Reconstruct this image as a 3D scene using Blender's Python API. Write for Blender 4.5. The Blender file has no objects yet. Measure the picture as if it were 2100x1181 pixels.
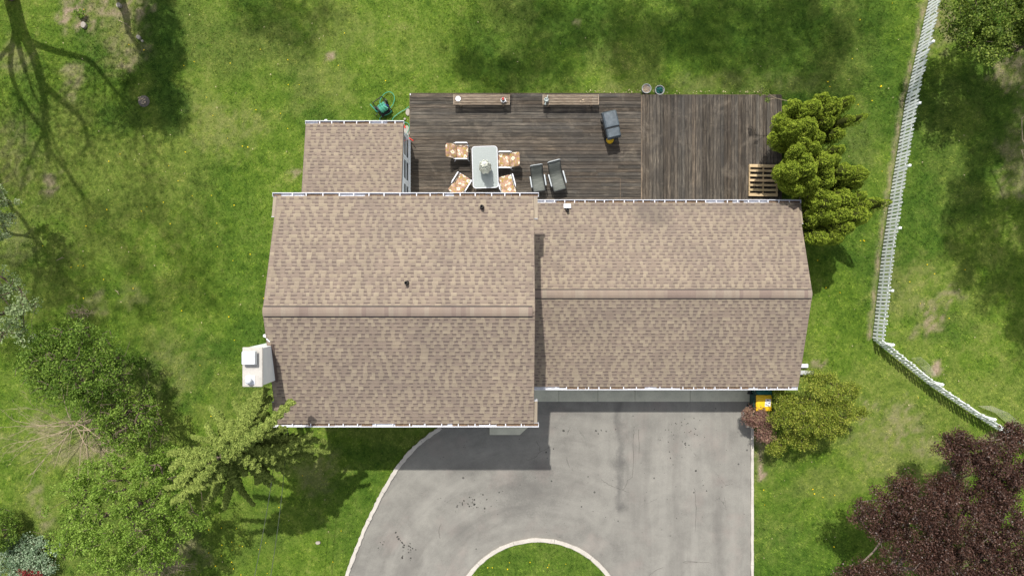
import bpy, bmesh, math, random
import numpy as np
from mathutils import Matrix, Vector, Euler

SC = bpy.context.scene
COL = SC.collection
R = math.radians
H, F = 27.0, 1400.0          # drone height (m) and focal length (photo px)

# ------------------------------------------------------------------ camera, sky, sun
cam = bpy.data.cameras.new("camera")
cam.sensor_width = 36.0; cam.lens = 24.0
cam.clip_start = 0.1; cam.clip_end = 2000
camo = bpy.data.objects.new("camera", cam)
COL.objects.link(camo)
camo.location = (0, 0, H); camo.rotation_euler = (0, 0, 0)
SC.camera = camo

SUN = Vector((-0.143, 0.564, 1.0)).normalized()
world = bpy.data.worlds.new("World"); SC.world = world
world.use_nodes = True
wn = world.node_tree.nodes; wl = world.node_tree.links
sky = wn.new('ShaderNodeTexSky'); sky.sky_type = 'NISHITA'; sky.sun_disc = False
sky.sun_elevation = math.asin(SUN.z); sky.sun_rotation = math.atan2(SUN.x, SUN.y)
sky.air_density = 1.0; sky.dust_density = 2.5; sky.ozone_density = 0.6
wn['Background'].inputs['Strength'].default_value = 0.14
hs = wn.new('ShaderNodeHueSaturation'); hs.inputs['Saturation'].default_value = 0.35   # sky desaturated to keep its fill light neutral
wl.new(sky.outputs[0], hs.inputs['Color']); wl.new(hs.outputs[0], wn['Background'].inputs[0])

sun = bpy.data.lights.new("sun", 'SUN'); sun.energy = 4.2; sun.angle = R(0.7)
sun.color = (1.0, 0.955, 0.88)
suno = bpy.data.objects.new("sun", sun); COL.objects.link(suno)
suno.location = (0, 0, 60)
suno.rotation_euler = SUN.to_track_quat('Z', 'Y').to_euler()
SC.view_settings.view_transform = 'Standard'; SC.view_settings.look = 'None'
SC.view_settings.exposure = 0.35; SC.view_settings.gamma = 1.0
SC.render.engine = 'CYCLES'

# ------------------------------------------------------------------ helpers
def W(px, py, z=0.0):
    """a point seen at photo pixel (px,py) that lies at height z"""
    k = (H - z) / F
    return Vector(((px - 1050) * k, -(py - 590.5) * k, z))

def mesh_np(name, verts, faces, attrs=None, smooth=False):
    """verts (N,3), faces (M,k) numpy; attrs {name:(N,4)} point colours"""
    me = bpy.data.meshes.new(name)
    verts = np.asarray(verts, dtype=np.float32); faces = np.asarray(faces, dtype=np.int32)
    k = faces.shape[1]
    me.vertices.add(len(verts)); me.vertices.foreach_set('co', verts.ravel())
    me.loops.add(faces.size); me.loops.foreach_set('vertex_index', faces.ravel())
    me.polygons.add(len(faces))
    me.polygons.foreach_set('loop_start', np.arange(len(faces), dtype=np.int32) * k)
    me.polygons.foreach_set('loop_total', np.full(len(faces), k, dtype=np.int32))
    if smooth: me.polygons.foreach_set('use_smooth', np.ones(len(faces), dtype=bool))
    me.update(calc_edges=True)
    for an, av in (attrs or {}).items():
        a = me.color_attributes.new(an, 'FLOAT_COLOR', 'POINT')
        a.data.foreach_set('color', np.asarray(av, dtype=np.float32).ravel())
    return me

def link(name, me, mat=None, parent=None):
    o = bpy.data.objects.new(name, me); COL.objects.link(o)
    if mat is not None: me.materials.append(mat)
    if parent is not None: o.parent = parent
    return o

def tag(o, label=None, cat=None, group=None, kind=None):
    if label: o['label'] = label
    if cat: o['category'] = cat
    if group: o['group'] = group
    if kind: o['kind'] = kind
    return o

def thing(name, label, cat, loc=(0, 0, 0), rz=0.0, group=None):
    o = bpy.data.objects.new(name, None); COL.objects.link(o)
    o.location = loc; o.rotation_euler = (0, 0, rz); o.empty_display_size = 0.2
    return tag(o, label, cat, group)

def copy_tree(o, parent=None):
    c = o.copy(); COL.objects.link(c); c.parent = parent
    for ch in o.children: copy_tree(ch, c)
    return c

class MB:
    """collects shapes into one mesh"""
    def __init__(s, off=(0, 0, 0)):
        s.v = []; s.f = []; s.c = []; s.M = Matrix.Identity(4); s.off = Vector(off); s.col = (1, 1, 1, 1)
    def add(s, vs, fs):
        n = len(s.v)
        for p in vs:
            q = s.M @ Vector(p) - s.off
            s.v.append((q.x, q.y, q.z)); s.c.append(s.col)
        for f in fs: s.f.append(tuple(n + i for i in f))
        return s
    def at(s, loc=(0, 0, 0), rot=(0, 0, 0)):
        s.M = Matrix.Translation(loc) @ Euler(rot, 'XYZ').to_matrix().to_4x4(); return s
    def box(s, x0, x1, y0, y1, z0, z1):
        return s.add([(x0,y0,z0),(x1,y0,z0),(x1,y1,z0),(x0,y1,z0),(x0,y0,z1),(x1,y0,z1),(x1,y1,z1),(x0,y1,z1)],
                     [(3,2,1,0),(4,5,6,7),(0,1,5,4),(1,2,6,5),(2,3,7,6),(3,0,4,7)])
    def cbox(s, c, d):
        return s.box(c[0]-d[0]/2, c[0]+d[0]/2, c[1]-d[1]/2, c[1]+d[1]/2, c[2]-d[2]/2, c[2]+d[2]/2)
    def frustum(s, x0, x1, y0, y1, z0, z1, t):
        return s.add([(x0,y0,z0),(x1,y0,z0),(x1,y1,z0),(x0,y1,z0),(x0+t,y0+t,z1),(x1-t,y0+t,z1),(x1-t,y1-t,z1),(x0+t,y1-t,z1)],
                     [(3,2,1,0),(4,5,6,7),(0,1,5,4),(1,2,6,5),(2,3,7,6),(3,0,4,7)])
    def tube(s, pts, r, n=8, cap=True):
        pts = [Vector(p) for p in pts]; k = len(pts)
        rs = r if isinstance(r, (list, tuple)) else [r] * k
        vs = []; fs = []; up = None
        for i, p in enumerate(pts):
            d = (pts[min(i+1, k-1)] - pts[max(i-1, 0)])
            if d.length < 1e-9: d = Vector((0, 0, 1))
            d.normalize()
            if up is None: up = Vector((0, 0, 1)) if abs(d.z) < .9 else Vector((1, 0, 0))
            a = d.cross(up)
            if a.length < 1e-6: a = d.cross(Vector((1, .3, 0)))
            a.normalize(); b = a.cross(d).normalized(); up = b
            for j in range(n):
                t = 2 * math.pi * j / n
                vs.append(p + (a * math.cos(t) + b * math.sin(t)) * rs[i])
        for i in range(k-1):
            for j in range(n):
                fs.append((i*n+j, i*n+(j+1) % n, (i+1)*n+(j+1) % n, (i+1)*n+j))
        if cap: fs.append(tuple(range(n-1, -1, -1))); fs.append(tuple((k-1)*n+j for j in range(n)))
        return s.add(vs, fs)
    def lathe(s, prof, n=24, axis='z', sy=1.0):
        """prof: list of (r,z)"""
        vs = []; fs = []
        for r, z in prof:
            for j in range(n):
                t = 2 * math.pi * j / n
                c, q = r*math.cos(t), r*math.sin(t)*sy
                vs.append((c, q, z) if axis == 'z' else ((z, c, q) if axis == 'x' else (c, z, q)))
        for i in range(len(prof)-1):
            for j in range(n):
                a = (i*n+j, i*n+(j+1) % n, (i+1)*n+(j+1) % n, (i+1)*n+j)
                fs.append(a)
        if prof[0][0] > 1e-4: fs.append(tuple(range(n-1, -1, -1)))
        if prof[-1][0] > 1e-4: fs.append(tuple((len(prof)-1)*n+j for j in range(n)))
        return s.add(vs, fs)
    def pillow(s, c, d, e=0.45, n=20, m=10, wave=0.0):
        """superellipsoid cushion"""
        vs = []; fs = []
        sg = lambda v, p: math.copysign(abs(v) ** p, v)
        for i in range(m+1):
            ph = -math.pi/2 + math.pi * i / m
            for j in range(n):
                t = 2*math.pi*j/n
                x = sg(math.cos(ph), .6) * sg(math.cos(t), e); y = sg(math.cos(ph), .6) * sg(math.sin(t), e); z = sg(math.sin(ph), .8)
                vs.append((c[0]+x*d[0]/2, c[1]+y*d[1]/2, c[2]+z*d[2]/2 + wave*math.sin(9*x+5*y)))
        for i in range(m):
            for j in range(n):
                fs.append((i*n+j, i*n+(j+1) % n, (i+1)*n+(j+1) % n, (i+1)*n+j))
        return s.add(vs, fs)
    def prism(s, poly, z0, z1):
        n = len(poly)
        vs = [(p[0], p[1], z0) for p in poly] + [(p[0], p[1], z1) for p in poly]
        fs = [tuple(range(n-1, -1, -1)), tuple(range(n, 2*n))] + [(i, (i+1) % n, n+(i+1) % n, n+i) for i in range(n)]
        return s.add(vs, fs)
    def prism_x(s, poly, x0, x1):
        """poly in (y,z), extruded along x"""
        n = len(poly)
        vs = [(x0, p[0], p[1]) for p in poly] + [(x1, p[0], p[1]) for p in poly]
        fs = [tuple(range(n)), tuple(range(2*n-1, n-1, -1))] + [(i, n+i, n+(i+1) % n, (i+1) % n) for i in range(n)]
        return s.add(vs, fs)
    def build(s, name, mat, parent=None, bevel=0, smooth=False, seg=2):
        me = bpy.data.meshes.new(name)
        me.from_pydata(s.v, [], s.f)
        if any(c != (1, 1, 1, 1) for c in s.c):
            a = me.color_attributes.new('Col', 'FLOAT_COLOR', 'POINT')
            a.data.foreach_set('color', np.array(s.c, dtype=np.float32).ravel())
        bm = bmesh.new(); bm.from_mesh(me)
        bmesh.ops.recalc_face_normals(bm, faces=bm.faces)
        if bevel: bmesh.ops.bevel(bm, geom=bm.edges[:], offset=bevel, segments=seg, affect='EDGES', clamp_overlap=True)
        bm.to_mesh(me); bm.free()
        if smooth:
            me.polygons.foreach_set('use_smooth', [True]*len(me.polygons))
            try: me.set_sharp_from_angle(angle=R(40))
            except Exception: pass
        return link(name, me, mat, parent)

# ---- numpy value noise
def vnoise(x, y, seed=0):
    xi = np.floor(x).astype(np.int64); yi = np.floor(y).astype(np.int64)
    fx = x - xi; fy = y - yi
    fx = fx*fx*(3-2*fx); fy = fy*fy*(3-2*fy)
    def h(a, b):
        n = (a*374761393 + b*668265263 + seed*974711) & 0x7fffffff
        n = ((n ^ (n >> 13)) * 1274126177) & 0x7fffffff
        return ((n ^ (n >> 16)) & 0xffff) / 65535.0
    return (h(xi, yi)*(1-fx)+h(xi+1, yi)*fx)*(1-fy) + (h(xi, yi+1)*(1-fx)+h(xi+1, yi+1)*fx)*fy
def fbm(x, y, sc, seed=0, oct=4):
    s = 0; a = .5; t = 0
    for i in range(oct):
        s = s + a*vnoise(x*sc, y*sc, seed+i*17); t += a; a *= .5; sc *= 2.03
    return s/t

# ------------------------------------------------------------------ materials
class NT:
    def __init__(s, name, rough=.8, spec=.3):
        s.mat = bpy.data.materials.new(name); s.mat.use_nodes = True
        s.n = s.mat.node_tree.nodes; s.l = s.mat.node_tree.links
        s.b = s.n['Principled BSDF']
        s.b.inputs['Roughness'].default_value = rough
        s.b.inputs['Specular IOR Level'].default_value = spec
        s._pos = None
    def pos(s):
        if s._pos is None: s._pos = s.n.new('ShaderNodeNewGeometry').outputs['Position']
        return s._pos
    def obj(s): return s.n.new('ShaderNodeTexCoord').outputs['Object']
    def put(s, sock, v):
        if isinstance(v, (int, float)): sock.default_value = v
        elif isinstance(v, tuple): sock.default_value = v if len(v) == len(sock.default_value) else v + (1,)
        else: s.l.new(v, sock)
    def m(s, op, a, b=None, c=None, clamp=False):
        q = s.n.new('ShaderNodeMath'); q.operation = op; q.use_clamp = clamp
        s.put(q.inputs[0], a)
        if b is not None: s.put(q.inputs[1], b)
        if c is not None: s.put(q.inputs[2], c)
        return q.outputs[0]
    def xyz(s, v=None):
        q = s.n.new('ShaderNodeSeparateXYZ'); s.l.new(v if v is not None else s.pos(), q.inputs[0]); return q.outputs
    def scale(s, v, sc, loc=(0, 0, 0), rot=(0, 0, 0)):
        q = s.n.new('ShaderNodeMapping'); s.l.new(v, q.inputs[0])
        q.inputs['Scale'].default_value = sc; q.inputs['Location'].default_value = loc; q.inputs['Rotation'].default_value = rot
        return q.outputs[0]
    def noise(s, sc, det=4, rough=.55, vec=None, dist=0):
        q = s.n.new('ShaderNodeTexNoise'); q.inputs['Scale'].default_value = sc; q.inputs['Detail'].default_value = det
        q.inputs['Roughness'].default_value = rough; q.inputs['Distortion'].default_value = dist
        s.l.new(vec if vec is not None else s.pos(), q.inputs['Vector']); return q.outputs[0]
    def vor(s, sc, vec=None, feat='F1', out=0, rnd=1.0):
        q = s.n.new('ShaderNodeTexVoronoi'); q.feature = feat; q.inputs['Scale'].default_value = sc
        q.inputs['Randomness'].default_value = rnd
        s.l.new(vec if vec is not None else s.pos(), q.inputs['Vector']); return q.outputs[out]
    def mr(s, v, a, b, c=0.0, d=1.0):
        q = s.n.new('ShaderNodeMapRange'); q.interpolation_type = 'SMOOTHSTEP' if False else 'LINEAR'
        s.put(q.inputs[0], v)
        for i, k in enumerate((a, b, c, d)): s.put(q.inputs[i+1], k)
        return q.outputs[0]
    def ramp(s, fac, stops):
        q = s.n.new('ShaderNodeValToRGB'); e = q.color_ramp.elements
        while len(e) < len(stops): e.new(.5)
        for i, (p, c) in enumerate(stops): e[i].position = p; e[i].color = c + (1,)
        s.put(q.inputs[0], fac); return q.outputs[0]
    def mix(s, fac, a, b, mode='MIX'):
        q = s.n.new('ShaderNodeMix'); q.data_type = 'RGBA'; q.blend_type = mode
        s.put(q.inputs[0], fac); s.put(q.inputs[6], a); s.put(q.inputs[7], b); return q.outputs[2]
    def attr(s, name='Col', out=0):
        q = s.n.new('ShaderNodeAttribute'); q.attribute_name = name; return q.outputs[out]
    def bump(s, h, strength=.3, dist=.01):
        q = s.n.new('ShaderNodeBump'); q.inputs['Strength'].default_value = strength; q.inputs['Distance'].default_value = dist
        s.put(q.inputs['Height'], h); s.l.new(q.outputs[0], s.b.inputs['Normal'])
    def color(s, c): s.put(s.b.inputs['Base Color'], c); return s

def simple(name, col, rough=.6, spec=.4, metal=0, var=.12, sc=9, bump=0):
    t = NT(name, rough, spec); t.b.inputs['Metallic'].default_value = metal
    n = t.noise(sc, 5, .6, t.obj())
    lo = tuple(c*(1-var) for c in col); hi = tuple(min(1, c*(1+var)) for c in col)
    t.color(t.ramp(n, [(.3, lo), (.7, hi)]))
    if bump: t.bump(t.noise(sc*8, 3, .6, t.obj()), bump, .01)
    return t.mat

# --- lawn colour (ground sheet and blades share it); mask: r dry, g soil, b lush
def lawn_nodes(name, blades):
    t = NT(name, .85, .15)
    a = t.n.new('ShaderNodeSeparateColor'); t.l.new(t.attr('mask'), a.inputs[0])
    n1 = t.noise(.35, 5, .6); n2 = t.noise(2.2, 5, .65); n3 = t.noise(11, 4, .7)
    v = t.m('ADD', t.m('MULTIPLY', n1, .35), t.m('ADD', t.m('MULTIPLY', n2, .42), t.m('MULTIPLY', n3, .38)))
    k = 1.0 if blades else .8
    g = t.ramp(v, [(.41, (.031*k, .072*k, .006*k)), (.52, (.074*k, .138*k, .011*k)), (.61, (.118*k, .188*k, .021*k)), (.73, (.20*k, .24*k, .054*k))])
    dry = t.ramp(n3, [(.3, (.12*k, .155*k, .026*k)), (.7, (.235*k, .25*k, .070*k))])
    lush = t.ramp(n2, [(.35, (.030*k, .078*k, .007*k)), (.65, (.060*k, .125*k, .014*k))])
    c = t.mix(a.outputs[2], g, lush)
    c = t.mix(t.m('MULTIPLY', a.outputs[0], t.mr(n2, .3, .6, .5, 1.0), clamp=True), c, dry)
    soil = t.ramp(t.noise(14, 6, .7), [(.3, (.12, .09, .06)), (.55, (.26, .20, .145)), (.8, (.38, .31, .23))])
    if blades:
        c = t.mix(t.m('MULTIPLY', a.outputs[1], .55), c, (.26, .23, .12))
        hv = t.attr('tint', 2)
        c = t.mix(1.0, c, t.ramp(hv, [(0, (.30, .36, .30)), (.45, (1.0, 1.0, 1.0)), (.8, (1.5, 1.4, 1.4)), (1, (2.5, 2.1, 2.4))]), 'MULTIPLY')
    else:
        c = t.mix(a.outputs[1], c, soil)
        t.bump(t.noise(40, 4, .7), .5, .03)
    t.color(c)
    return t.mat

M = {}
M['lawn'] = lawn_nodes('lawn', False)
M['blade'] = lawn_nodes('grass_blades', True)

def asphalt():
    t = NT('asphalt', .88, .25)
    x, y, z = t.xyz()
    big = t.noise(.35, 5, .6); mid = t.noise(1.6, 6, .65, dist=.4); fine = t.noise(60, 3, .8); sp = t.noise(14, 4, .75)
    v = t.m('ADD', t.m('MULTIPLY', big, .45), t.m('MULTIPLY', mid, .55))
    c = t.ramp(v, [(.32, (.098, .095, .086)), (.44, (.154, .150, .134)), (.55, (.202, .197, .175)), (.70, (.258, .250, .221))])
    c = t.mix(.38, c, t.ramp(fine, [(.3, (.09, .085, .08)), (.7, (.32, .305, .28))]), 'MIX')
    c = t.mix(t.mr(t.noise(7, 5, .8), .55, .72, 0, .35), c, (.12, .112, .104))
    c = t.mix(t.mr(t.noise(.8, 4, .6, t.scale(t.pos(), (1, 1, 1), (3, 8, 1))), .55, .70, 0, .35), c, (.245, .205, .185))
    # tyre sweeps round the island, straight wear lanes to the right
    ix, iy = W(1104, 1282).x, W(1104, 1282).y
    dx = t.m('SUBTRACT', x, ix); dy = t.m('SUBTRACT', y, iy)
    rr = t.m('SQRT', t.m('ADD', t.m('MULTIPLY', dx, dx), t.m('MULTIPLY', dy, dy)))
    cv = t.n.new('ShaderNodeCombineXYZ'); t.put(cv.inputs[0], rr)
    t.put(cv.inputs[1], t.m('MULTIPLY', t.m('ARCTAN2', dy, dx), .8))
    ring = t.noise(1.5, 4, .6, cv.outputs[0])
    lane = t.noise(1.3, 4, .6, t.scale(t.pos(), (1.0, .07, 1)))
    right = t.mr(x, 2.5, 5.0)
    w = t.mix(right, ring, lane)
    c = t.mix(t.mr(w, .50, .68, 0, .42), c, (.110, .103, .096))
    c = t.mix(t.mr(w, .46, .30, 0, .35), c, (.28, .27, .245))
    # sealed seam running away from the garage
    sx = W(1271, 900).x
    wob = t.m('MULTIPLY', t.m('SUBTRACT', t.noise(.9, 5, .7), .5), .9)
    d = t.m('ABSOLUTE', t.m('SUBTRACT', t.m('SUBTRACT', x, sx), wob))
    s1 = t.mr(t.m('ADD', d, t.m('MULTIPLY', t.m('SUBTRACT', sp, .5), .25)), .22, .03, 0, 1)
    s1 = t.m('MULTIPLY', s1, t.mr(y, W(0, 1062).y, W(0, 1040).y, 0, 1))
    s1 = t.m('MULTIPLY', s1, t.mr(mid, .35, .58, .25, .62))
    c = t.mix(s1, c, (.075, .072, .07))
    # dark soft blotches (old oil), fine cracks, tar drops
    for (px, py, r, a) in ((1090, 1005, 1.5, .35), (1060, 1045, .9, .22), (1270, 950, .5, .5), (1275, 1040, .3, .4), (945, 1090, 1.0, .2),
                           (1330, 870, .7, .2), (1440, 1030, .5, .2), (950, 960, .8, .22), (1110, 960, .6, .28), (900, 930, 1.1, .12)):
        p = W(px, py)
        ddx = t.m('SUBTRACT', x, p.x); ddy = t.m('SUBTRACT', y, p.y)
        q = t.m('SQRT', t.m('ADD', t.m('MULTIPLY', ddx, ddx), t.m('MULTIPLY', t.m('MULTIPLY', ddy, ddy), 2.2)))
        q = t.m('ADD', q, t.m('MULTIPLY', t.m('SUBTRACT', sp, .5), r*1.3))
        c = t.mix(t.mr(q, r*1.1, r*.2, 0, min(.6, a*1.5)), c, (.085, .082, .078))
    cr = t.vor(.55, t.scale(t.pos(), (1, 1, 1), (3.1, 1.7, 0)), 'DISTANCE_TO_EDGE')
    cr = t.m('ADD', cr, t.m('MULTIPLY', t.m('SUBTRACT', t.noise(3, 5, .7), .5), .10))
    crk = t.m('MULTIPLY', t.m('LESS_THAN', t.m('ABSOLUTE', cr), .0022), t.mr(t.noise(.45, 2, .5), .60, .66, 0, .6))
    c = t.mix(crk, c, (.045, .043, .04))
    vd = t.n.new('ShaderNodeTexVoronoi'); vd.inputs['Scale'].default_value = 3.6; t.l.new(t.pos(), vd.inputs['Vector'])
    sc_ = t.n.new('ShaderNodeSeparateColor'); t.l.new(vd.outputs['Color'], sc_.inputs[0])
    rad = t.m('MULTIPLY', t.m('POWER', sc_.outputs[1], 3.5), .17)
    spot = t.m('MULTIPLY', t.m('LESS_THAN', t.m('ADD', vd.outputs[0], t.m('MULTIPLY', t.m('SUBTRACT', t.noise(25, 3, .6), .5), .09)), rad), t.m('GREATER_THAN', t.noise(.6, 3, .6, t.scale(t.pos(), (1, 1, 1), (7, 2, 0))), .52))
    c = t.mix(t.m('MULTIPLY', spot, .75), c, (.04, .038, .037))
    t.color(c); t.bump(t.noise(90, 2, .7), .35, .006)
    return t.mat
M['asphalt'] = asphalt()
M['tarspot'] = simple('tar_spot', (.060, .057, .053), .9, .15)
M['crack'] = simple('crack_fill', (.075, .070, .065), .95, .1)

def concrete(name, base, stain=(.12, .12, .10), amt=.5):
    t = NT(name, .9, .2)
    n = t.noise(2.5, 6, .65); f = t.noise(40, 3, .7)
    c = t.ramp(n, [(.3, tuple(b*.75 for b in base)), (.55, base), (.75, tuple(b*1.15 for b in base))])
    c = t.mix(t.mr(t.noise(5, 6, .75), .52, .66, 0, amt), c, stain)
    c = t.mix(.25, c, t.ramp(f, [(.3, tuple(b*.6 for b in base)), (.7, tuple(min(1, b*1.3) for b in base))]))
    t.color(c); t.bump(f, .3, .005); return t.mat
M['slab'] = concrete('slab_concrete', (.53, .52, .42), (.26, .27, .21), .5)
M['kerb'] = concrete('kerb_concrete', (.46, .43, .39), (.22, .20, .17), .45)
M['stone'] = concrete('stone', (.34, .31, .27), (.15, .14, .12), .5)
M['crown'] = concrete('chimney_crown', (.45, .43, .40), (.25, .23, .21), .5)

def shingle():
    t = NT('asphalt_shingle', .92, .12)
    c = t.attr('Col')
    g = t.noise(140, 2, .8); b = t.noise(.8, 4, .6); st = t.noise(3.0, 5, .65, t.scale(t.pos(), (1.0, .35, 1)))
    c = t.mix(1.0, c, t.ramp(g, [(.3, (.78, .78, .78)), (.7, (1.2, 1.2, 1.2))]), 'MULTIPLY')
    c = t.mix(1.0, c, t.ramp(b, [(.3, (.90, .90, .91)), (.7, (1.06, 1.05, 1.03))]), 'MULTIPLY')
    c = t.mix(1.0, c, t.ramp(st, [(.3, (.92, .92, .92)), (.7, (1.05, 1.05, 1.05))]), 'MULTIPLY')
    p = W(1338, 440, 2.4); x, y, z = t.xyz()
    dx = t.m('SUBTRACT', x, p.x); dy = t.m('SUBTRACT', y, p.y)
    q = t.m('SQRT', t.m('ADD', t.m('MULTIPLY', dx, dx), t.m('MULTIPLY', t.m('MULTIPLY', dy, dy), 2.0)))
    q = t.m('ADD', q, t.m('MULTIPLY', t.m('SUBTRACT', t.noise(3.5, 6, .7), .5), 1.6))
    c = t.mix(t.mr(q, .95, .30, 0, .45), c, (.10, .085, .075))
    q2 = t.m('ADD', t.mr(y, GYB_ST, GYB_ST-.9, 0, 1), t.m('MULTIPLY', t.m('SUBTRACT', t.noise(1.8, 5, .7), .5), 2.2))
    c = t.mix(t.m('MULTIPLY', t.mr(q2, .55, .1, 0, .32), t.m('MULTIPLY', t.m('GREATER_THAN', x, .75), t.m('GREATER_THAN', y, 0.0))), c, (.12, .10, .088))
    c = t.mix(1.0, c, (.92, .93, .94, 1), 'MULTIPLY')
    t.color(c); t.bump(g, .25, .004); return t.mat
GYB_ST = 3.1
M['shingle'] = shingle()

def deckwood(name, along_x, tone=1.0):
    t = NT(name, .85, .2)
    sc = (.9, 13, 1) if along_x else (13, .9, 1)
    gr = t.noise(1.6, 7, .75, t.scale(t.pos(), sc)); bl = t.noise(.55, 5, .65); bl2 = t.noise(2.0, 5, .7)
    fine = t.noise(6, 4, .7, t.scale(t.pos(), sc))
    c = t.ramp(gr, [(.32, (.022, .020, .018)), (.45, (.046, .040, .034)), (.56, (.084, .072, .059)), (.68, (.150, .128, .104)), (.82, (.33, .29, .25))])
    fl = t.noise(9, 6, .8, t.scale(t.pos(), (.8, 6, 1) if along_x else (6, .8, 1), (2, 9, 0)))
    c = t.mix(t.mr(fl, .60, .72, 0, .55), c, (.24, .205, .165)); c = t.mix(t.mr(fl, .44, .30, 0, .7), c, (.014, .013, .012))
    x, y, z = t.xyz()
    # black mildew toward the middle and right, cleaner at the left
    md = t.m('ADD', bl, t.m('MULTIPLY', t.m('SUBTRACT', bl2, .5), .5))
    if along_x: md = t.m('ADD', md, t.mr(x, -4, 3, -.14, .07))
    c = t.mix(t.mr(md, .42, .60, 0, .74), c, t.ramp(fine, [(.3, (.018, .017, .017)), (.7, (.075, .066, .058))]))
    c = t.mix(1.0, c, t.attr('Col'), 'MULTIPLY')
    hsv = t.n.new('ShaderNodeHueSaturation'); hsv.inputs['Saturation'].default_value = .95; t.l.new(c, hsv.inputs['Color']); c = hsv.outputs[0]
    c = t.mix(1.0, c, (tone*.98, tone*.95, tone*.90, 1), 'MULTIPLY')
    wp = t.noise(1.1, 6, .75, dist=.6)
    c = t.mix(t.mr(wp, .53, .68, 0, .55), c, t.ramp(fine, [(.3, (.075, .063, .050)), (.7, (.225, .190, .150))]))
    c = t.mix(t.mr(t.noise(2.2, 6, .7, t.scale(t.pos(), sc, (5, 5, 0))), .68, .76, 0, .7), c, (.30, .27, .235))
    t.color(c); t.bump(gr, .5, .01); return t.mat
M['deck_x'] = deckwood('weathered_deck_boards_long', True, 1.08)
M['deck_y'] = deckwood('weathered_deck_boards_cross', False, 1.05)

def benchwood():
    t = NT('weathered_bench_wood', .8, .2)
    g = t.noise(2, 6, .7, t.scale(t.obj(), (2, 25, 5)))
    c = t.ramp(g, [(.3, (.10, .075, .055)), (.5, (.27, .21, .155)), (.7, (.42, .34, .26))])
    c = t.mix(t.mr(t.noise(5, 5, .7, t.obj()), .5, .65, 0, .6), c, (.30, .26, .20)); t.color(c); return t.mat
M['bench'] = benchwood()
def palletwood():
    t = NT('pallet_pine', .8, .2)
    g = t.noise(2.5, 6, .65, t.scale(t.obj(), (1.5, 18, 5)))
    c = t.ramp(g, [(.3, (.34, .25, .14)), (.55, (.50, .39, .24)), (.8, (.60, .50, .34))]); t.color(t.mix(1, c, t.attr('Col'), 'MULTIPLY')); return t.mat
M['pallet'] = palletwood()
M['white'] = simple('white_painted_metal', (.64, .65, .70), .45, .4, 0, .05, 4)
M['siding'] = None
def siding():
    t = NT('white_lap_siding', .6, .3)
    x, y, z = t.xyz()
    lap = t.m('FRACT', t.m('MULTIPLY', z, 1/.12))
    c = t.mix(t.m('LESS_THAN', lap, .07), t.ramp(t.noise(3, 4), [(.3, (.80, .83, .85)), (.7, (.88, .90, .91))]), (.55, .57, .60))
    t.color(c); t.bump(lap, .4, .01); return t.mat
M['siding'] = siding()
M['trim'] = simple('painted_wood_trim', (.84, .88, .90), .55, .3, 0, .06, 5)
M['brown'] = simple('brown_drip_edge', (.085, .06, .05), .6, .3)
M['black'] = simple('black_plastic', (.018, .018, .019), .55, .4)
M['bmetal'] = simple('dark_metal', (.03, .032, .036), .4, .5, .3)
M['charcoal'] = simple('dark_line', (.02, .02, .028), .7, .2)
M['silver'] = simple('grey_armrest_plastic', (.36, .39, .41), .5, .4, .1, .1)
M['cap'] = simple('white_chimney_cap', (.66, .68, .72), .4, .5, .15, .05, 4)
M['teal'] = simple('teal_bin_plastic', (.005, .085, .075), .5, .4)
M['dgreen'] = simple('dark_green_plastic', (.008, .045, .035), .5, .4)
M['yellow'] = simple('yellow_bin_plastic', (.68, .43, .01), .45, .4, 0, .06)
M['hose'] = simple('green_hose_rubber', (.04, .30, .20), .4, .5)
M['hose_coil'] = simple('wound_hose_rubber', (.08, .33, .23), .45, .5, 0, .3, 30)
M['red'] = simple('red_plastic', (.62, .03, .02), .45, .4)
M['blue'] = simple('blue_plastic', (.02, .04, .35), .45, .4)
M['grey_pot'] = simple('grey_planter', (.36, .37, .37), .7, .3)
M['gwater'] = simple('grey_watering_can', (.42, .48, .47), .5, .4)
M['bark'] = simple('bark', (.13, .10, .075), .95, .1, 0, .35, 12, .5)
M['twig'] = simple('pale_twigs', (.31, .25, .175), .9, .1, 0, .3, 12)
M['twig_red'] = simple('maple_twigs', (.17, .135, .115), .9, .1, 0, .3, 12)
M['clay'] = simple('dead_potting_leaves', (.42, .33, .24), .9, .1, 0, .5, 60)
M['litter'] = simple('gutter_litter', (.15, .10, .065), .95, .1, 0, .5, 25)
M['flower_yellow'] = simple('dandelion_petals', (.85, .60, .01), .7, .2)
M['dry_leaf'] = simple('dry_leaf', (.50, .40, .27), .9, .1, 0, .3, 3)
M['cable'] = simple('cable_sheath', (.05, .06, .04), .6, .3)
M['wood_end'] = simple('stump_wood', (.15, .135, .12), .9, .1, 0, .4, 20, .4)
def grillcover():
    t = NT('grill_cover_vinyl', .55, .35)
    n = t.noise(5, 5, .6, t.obj()); t.color(t.ramp(n, [(.3, (.048, .062, .076)), (.7, (.095, .118, .138))])); t.bump(t.noise(4, 4, .5, t.obj(), 1.5), .5, .03); return t.mat
M['cover'] = grillcover()
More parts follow.
